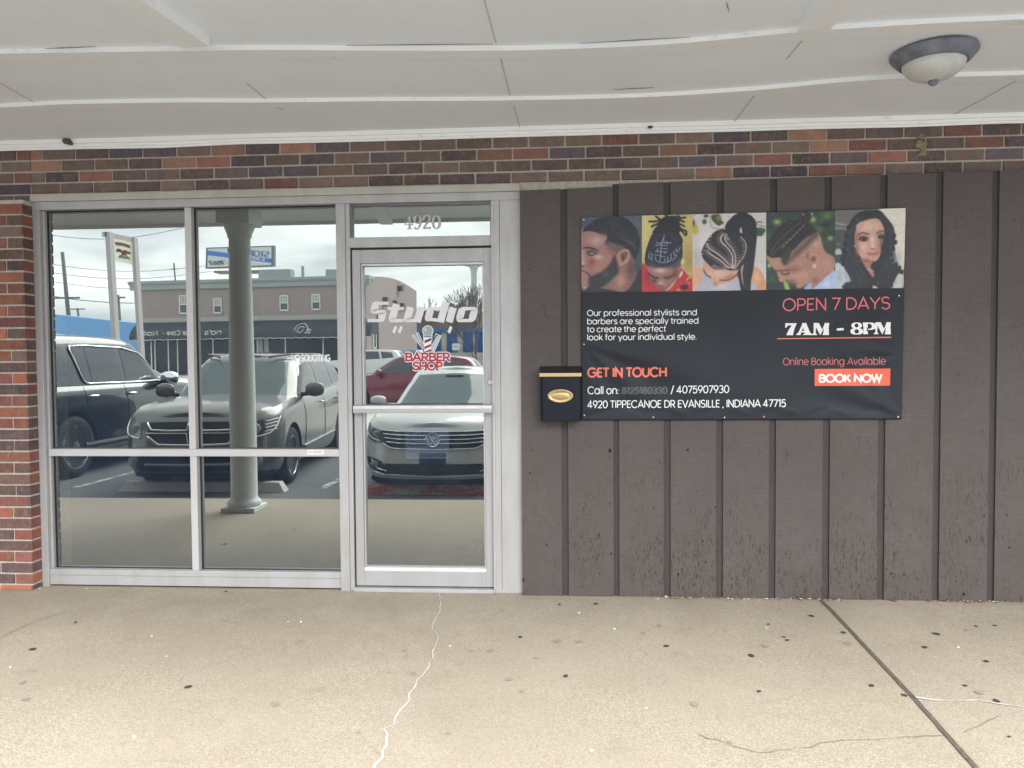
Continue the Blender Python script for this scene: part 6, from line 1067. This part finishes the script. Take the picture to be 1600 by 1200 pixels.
q = MB(); c = put(425, 424, 60); q.box(c.x-1.2, c.x+1.6, c.y-1, c.y, zt-.4, put(425, 421, 60).z, COR); q.build('roof_unit', bl); q = MB(); q.tube([(put(473, 420, 60).x, -60, zt-.3), (put(473, 420, 60).x, -60, put(473, 416, 60).z)], .13, COR, 8); q.build('roof_pipe', bl); q = MB(); c = put(525, 422, 60); q.box(c.x-.9, c.x+1.2, -61, -60, zt-.3, put(525, 421, 60).z, COR); q.build('roof_unit', bl)
# storage sheds to both sides
BLU = mat('blue_metal', (.17, .38, .70), .5); SBL = mat('blue_door', (.02, .095, .29), .5, vary=.1, vs=3); PAL = mat('cream_wall', (.50, .50, .45), .8)
p0, p1 = put(20, 495, 75), put(216, 530, 80); q = MB(); sh_ = thing('storage_shed', 'long blue metal storage shed left of the mauve building', 'shed', (p0.x, p0.y, LOTZ)); za, zc2 = put(80, 492, 76).z, put(216, 505, 80).z
q.prism([(p0.x, p0.y, LOTZ), (p1.x, p1.y, LOTZ), (p1.x, p1.y, zc2), (p0.x, p0.y, za+.5)], (0, -8, 0), BLU); q.build('wall', sh_)
d = 82; u0, u1 = put(650, 515, d), put(800, 515, d); st = thing('storage_units', 'row of storage units with blue roll doors and cream walls', 'storage building', (u0.x, u0.y, LOTZ)); zt2, zb2, zd = put(700, 513, d).z, put(700, 551, d).z, put(700, 519.5, d).z
q = MB(); q.prism([(u0.x, u0.y, -1), (u1.x, u1.y, -1), (u1.x, u1.y, zt2), (u0.x, u0.y, zt2)], (0, -8, 0), PAL); q.build('wall', st)
q = MB(); q.box(u0.x-.2, u1.x+.2, -d+.02, -d+.35, zt2-.45, zt2, mat('blue_fascia', (.05, .15, .34), .5)); q.build('blue_fascia', st)
for px in (655, 683, 708, 733, 752, 772): a, c = put(px-9.5 if px != 655 else 652, 520, d), put(px+6.5, 520, d); q = MB(); q.box(a.x, c.x, -d+.01, -d+.09, zb2, zd, SBL); q.build('roll_door', st)
d = 105; u0, u1 = put(640, 500, d), put(746, 500, d); bb = thing('brown_building', 'brown brick building with ribbed metal roof edge behind the storage units', 'building', (u0.x, u0.y, LOTZ)); q = MB(); BRW = mat('brown_wall', (.20, .145, .125), .85); q.prism([(u0.x, u0.y, -1), (u1.x, u1.y, -1), (u1.x, u1.y, put(746, 489, d).z), (u0.x, u0.y, put(640, 484, d).z)], (0, -10, 0), BRW); q.build('wall', bb)
q = MB()
for i in range(9): x = put(712+i*3.8, 500, d).x; q.box(x, x+.12, -d+.005, -d+.12, put(712, 512, d).z, put(712, 494, d).z, mat('rib_dark', (.10, .075, .07), .8))
q.build('roof_rib', bb)
q = MB(); a, c = put(640, 560, 78), put(800, 560, 78); rk = random.Random(9); GRV2 = mat('bank_rubble', (.28, .265, .24), .9, vary=.4, vs=2); q.prism([(a.x, -76, LOTZ), (a.x, -79, put(700, 551, 78).z), (a.x, -84, put(700, 551, 78).z), (a.x, -84, LOTZ)], (c.x-a.x, 0, 0), GRV2); tag(q.build('gravel_bank'), 'gravel bank below the storage units', kind='structure')
# signs
SGN = mat('grey_sign_frame', (.40, .38, .375), .6); CRM = mat('cream_sign_face', (.66, .66, .56), .6); BRN = mat('brown_lettering', (.20, .06, .05), .6)
d1, d2 = 27.0, 28.6; a, c = put(173, 420, d1), put(213, 420, d2); ps = thing('pylon_sign', 'cream sign board hung in a tall grey frame behind the black vehicle', 'sign', (a.x, a.y, LOTZ)); za, zc2 = put(170, 362, d1).z, put(208, 371, d2).z; q = MB(); ln = .28
def post(b, zt_, w): q.prism([(b.x-w+.0, b.y, LOTZ), (b.x+w, b.y, LOTZ), (b.x+w-ln, b.y, zt_), (b.x-w-ln, b.y, zt_)], (0, -.3, 0), SGN)
post(Vector((put(181, 520, d1).x, -d1, 0)), za, .10); post(Vector((put(220, 520, d2).x, -d2, 0)), zc2, .08); tA = Vector((put(168, 362, d1).x-.05, -d1, za)); tB = Vector((put(207, 371, d2).x, -d2, zc2)); q.prism([tA, tB, tB-Vector((0, 0, .2)), tA-Vector((0, 0, .2))], (-.2, 0, 0), SGN); q.build('sign_frame', ps)
fA, fB = put(174.5, 368, d1+.33), put(207, 376, d2); gA, gB = put(176, 406, d1+.33), put(208.5, 412, d2); q = MB(); q.prism([fA, fB, gB, gA], (-.12, 0, 0), CRM); sf = q.build('sign_board', ps)
def bil(u, v, o=.012): p = (fA*(1-u)+fB*u)*(1-v)+(gA*(1-u)+gB*u)*v; return p+Vector((o, 0, 0))
q = MB(); sgt = lambda s, u0, u1, v, cap, m: lay(q, [[(1-x, z) for x, z in stt] for stt in text_strokes(s, 1-u1, 1-u0, -v, cap)], .022, (lambda x, z, h: bil(x, -z, .012+h)), m)
scr = lambda v, u0, u1, am, m, sd: lay(q, [[(u0+(u1-u0)*i/60, -v+am*sin(i*1.9+sd)+.035*sin(pi*i/60)) for i in range(61)]], .05, (lambda x, z, h: bil(x, -z, .012+h)), m)
scr(.30, .16, .86, .04, BRN, 0); scr(.58, .2, .45, .022, BRN, 1); scr(.58, .5, .74, .022, BRN, 2); scr(.59, .78, .86, .02, BRN, 3); scr(.69, .45, .66, .01, mat('red_lettering', (.4, .03, .03), .6), 1); scr(.82, .32, .58, .04, mat('grey_lettering', (.25, .27, .25), .6), 2); scr(.82, .62, .80, .04, mat('grey_lettering'), 4); q.build('sign_lettering', sf, fix=False)
d = 92; tl_, tr_, br_, bl_ = put(322, 387, d), put(428, 383.5, d-2), put(428, 416, d-2), put(321, 419.5, d); bbd = thing('billboard', 'white and blue storage billboard on a steel post above the mauve building', 'billboard', ((tl_.x+tr_.x)/2, -d-1, LOTZ)); BF = mat('billboard_frame', (.16, .20, .23), .6); q = MB()
q.prism([tl_, tr_, br_, bl_], (0, -.6, 0), BF); q.tube([((tl_.x+tr_.x)/2, -d-.6, LOTZ), ((tl_.x+tr_.x)/2, -d-.6, br_.z)], .45, BF, 12); a, c = put(338, 421, d), put(408, 421, d); q.box(a.x, c.x, -d-1.2, -d+.8, br_.z-.55, br_.z-.3, mat('catwalk', (.28, .2, .18), .7)); q.build('billboard_frame', bbd)
def bbp(u, v, o=.03): p = (tl_*(1-u)+tr_*u)*(1-v)+(bl_*(1-u)+br_*u)*v; return p+Vector((0, o, 0))
BW = mat('billboard_white', (.62, .64, .64), .5); BB = mat('billboard_blue', (.07, .21, .55), .5); BT = mat('billboard_blue_text', (.10, .22, .42), .5); q = MB(); q.face([bbp(.03, .06), bbp(.965, .06), bbp(.965, .94), bbp(.03, .94)], BW); bf_ = q.build('billboard_face', bbd, fix=False)
q = MB(); q.face([bbp(.03, .14, .05), bbp(.965, .64, .05), bbp(.965, .84, .05), bbp(.03, .36, .05)], BB); q.build('blue_stripe', bf_, fix=False)
q = MB(); B2 = lambda s, x0, x1, v, cap, w, m, sl=0.0: lay(q, [[(1-x, z+sl*(x-x0)) for x, z in stt] for stt in text_strokes(s, x0, x1, -v, cap)], w, (lambda x, z, h: bbp(x, -z, .07+h*30)), m)
B2('STORAGE', .07, .60, .56, .26, .026, BT, .38); B2('EXPRESS', .13, .62, .74, .17, .02, BW, .40); B2('844-7867', .47, .95, .84, .19, .022, mat('dark_numerals', (.08, .10, .11), .5)); q.build('billboard_lettering', bf_, fix=False)
p = put(711, 545, 45); sg = thing('parking_sign', 'small white sign on a dark post right of the barber pole emblem', 'sign', (p.x, p.y, LOTZ)); q = MB(); q.tube([(p.x, p.y, LOTZ), (p.x, p.y, put(711, 534, 45).z)], .03, BF, 8); q.build('post', sg); q = MB(); a, c = put(707, 537, 45), put(718, 547, 45); q.box(a.x, c.x, -44.97, -44.93, c.z, a.z, BW); o = q.build('sign_plate', sg); q = MB()
for v in (.3, .45, .62): q.box(a.x+.08, c.x-.08, -44.93, -44.925, a.z-(a.z-c.z)*v-.02, a.z-(a.z-c.z)*v, BF)
q.build('plate_print', o)
# poles and wires
WOD = mat('grey_wood_pole', (.17, .165, .17), .9)
def pole(px0, py0, px1, py1, d, r, label, arms=()):
    a, c = put(px0, py0, d), put(px1, py1, d); q = MB(); b0 = a+(a-c)*((a.z-LOTZ)/(c.z-a.z)); q.tube([b0, c], [r*1.25, r*.8], WOD, 8)
    for f_, w in arms: m_ = c+(a-c)*f_; q.tube([m_+Vector((-w, 0, 0)), m_+Vector((w, 0, 0))], r*.5, WOD, 6)
    return tag(q.build('utility_pole', smooth=True), label, 'utility pole', 'utility poles beyond the car park')
pole(107, 493, 97.5, 394, 85, .24, 'tall bowed utility pole left of the pylon sign', [(.72, 1.6)]); pole(187, 500, 184.5, 461, 120, .3, 'utility pole between the legs of the pylon sign', [(.1, 1.2)]); pole(123, 497, 121, 481, 150, .25, 'short distant pole right of the tall bowed pole', [(.1, 1.6)]); pole(273, 430, 271.5, 411, 100, .12, 'thin mast above the left end of the mauve building', [(.5, .5)])
WIR = mat('black_wire', (.06, .06, .065), .6)
for i, (y0, y1, d) in enumerate(((360, 352, 70), (404, 414, 85), (418, 424, 85), (431, 441, 85), (454, 464, 90))):
    a, c = put(30, y0, d), put(330 if i else 300, y1, d+12); q = MB(); P = [a*(1-t)+c*t-Vector((0, 0, 1.2*sin(pi*t))) for t in [k/16 for k in range(17)]]; q.tube(P, .03 if i < 4 else .05, WIR, 5); tag(q.build('power_line'), ['highest power line, just under the porch edge', 'second power line from the top', 'middle one of the five power lines', 'fourth power line from the top', 'lowest power line, above the blue shed'][i], 'power line', 'power lines over the car park')
# water tower and bare trees
d = 150; b0 = put(742, 560, d); tp_ = put(742, 413, d); wt = thing('water_tower', 'pale water tower on a single column behind the bare trees', 'water tower', (b0.x, b0.y, LOTZ)); WTM = mat('tower_paint', (.46, .50, .50), .6); q = MB(); q.lathe([(.9, LOTZ), (.62, 4), (.58, tp_.z-1.6), (.9, tp_.z-.6), (2.6, tp_.z)], (b0.x, b0.y, 0), WTM, 24); q.build('column', wt, smooth=True, auto=40); q = MB(); q.lathe([(2.5, tp_.z-.02), (3.1, tp_.z+.8), (3.3, tp_.z+1.8), (2.9, tp_.z+3.2), (1.7, tp_.z+4.1), (.2, tp_.z+4.4)], (b0.x, b0.y, 0), WTM, 32); q.build('tank', wt, smooth=True)
BAR = mat('winter_bark', (.13, .115, .10), .95); 
def bare_tree(px, py_top, d, seed, label, spread=.55, maxd=5):
    r = random.Random(seed); b = gx(px, d, LOTZ-.5); H = put(px, py_top, d).z-LOTZ; t = thing('bare_tree', label, 'tree', (b.x, b.y, LOTZ), 0, 'bare winter trees beyond the storage units'); tr, cr = MB(), MB()
    def grow(p, dr, ln, rad, dep, q):
        P = [p]; dd = dr.copy()
        for k in range(3): dd = (dd+Vector((r.gauss(0, .10), r.gauss(0, .10), r.gauss(.05, .07)))).normalized(); P.append(P[-1]+dd*ln/3)
        q.tube(P, [rad, rad*.9, rad*.8, rad*.68], BAR, 5 if dep < 2 else 3, False)
        if dep >= maxd: return
        for k in range(3 if dep < 4 else 2 if r.random() < .85 else 3):
            a = r.uniform(0, 2*pi); e = dd.cross(Vector((cos(a), sin(a), .3))); nd = (dd+e.normalized()*r.uniform(spread*.6, spread*1.3)).normalized() if k else (dd+e*.16).normalized()
            grow(P[-1] if k != 2 else P[2], nd, ln*r.uniform(.66, .84), max(.028, rad*(.62 if k else .70)), dep+1, cr)
    grow(b, Vector((0, 0, 1)), H*.27, H*.014, 0, tr); tr.build('trunk', t, smooth=True, fix=False); cr.build('branches', t, fix=False); return t
bare_tree(667, 452, 100, 1, 'low spreading bare tree left of the group, beside the mauve building', .62, 6); bare_tree(692, 430, 110, 2, 'slender bare tree with a pointed top', .40, 6); bare_tree(713, 418, 112, 3, 'tallest bare tree, in the middle of the group', .42, 6); bare_tree(735, 436, 90, 4, 'dense bare tree in front of the water tower', .6); bare_tree(752, 440, 70, 5, 'thick dark bare tree at the right edge of the door glass', .55)
for o in list(SC.objects):
    if '_local' in o: del o['_local']
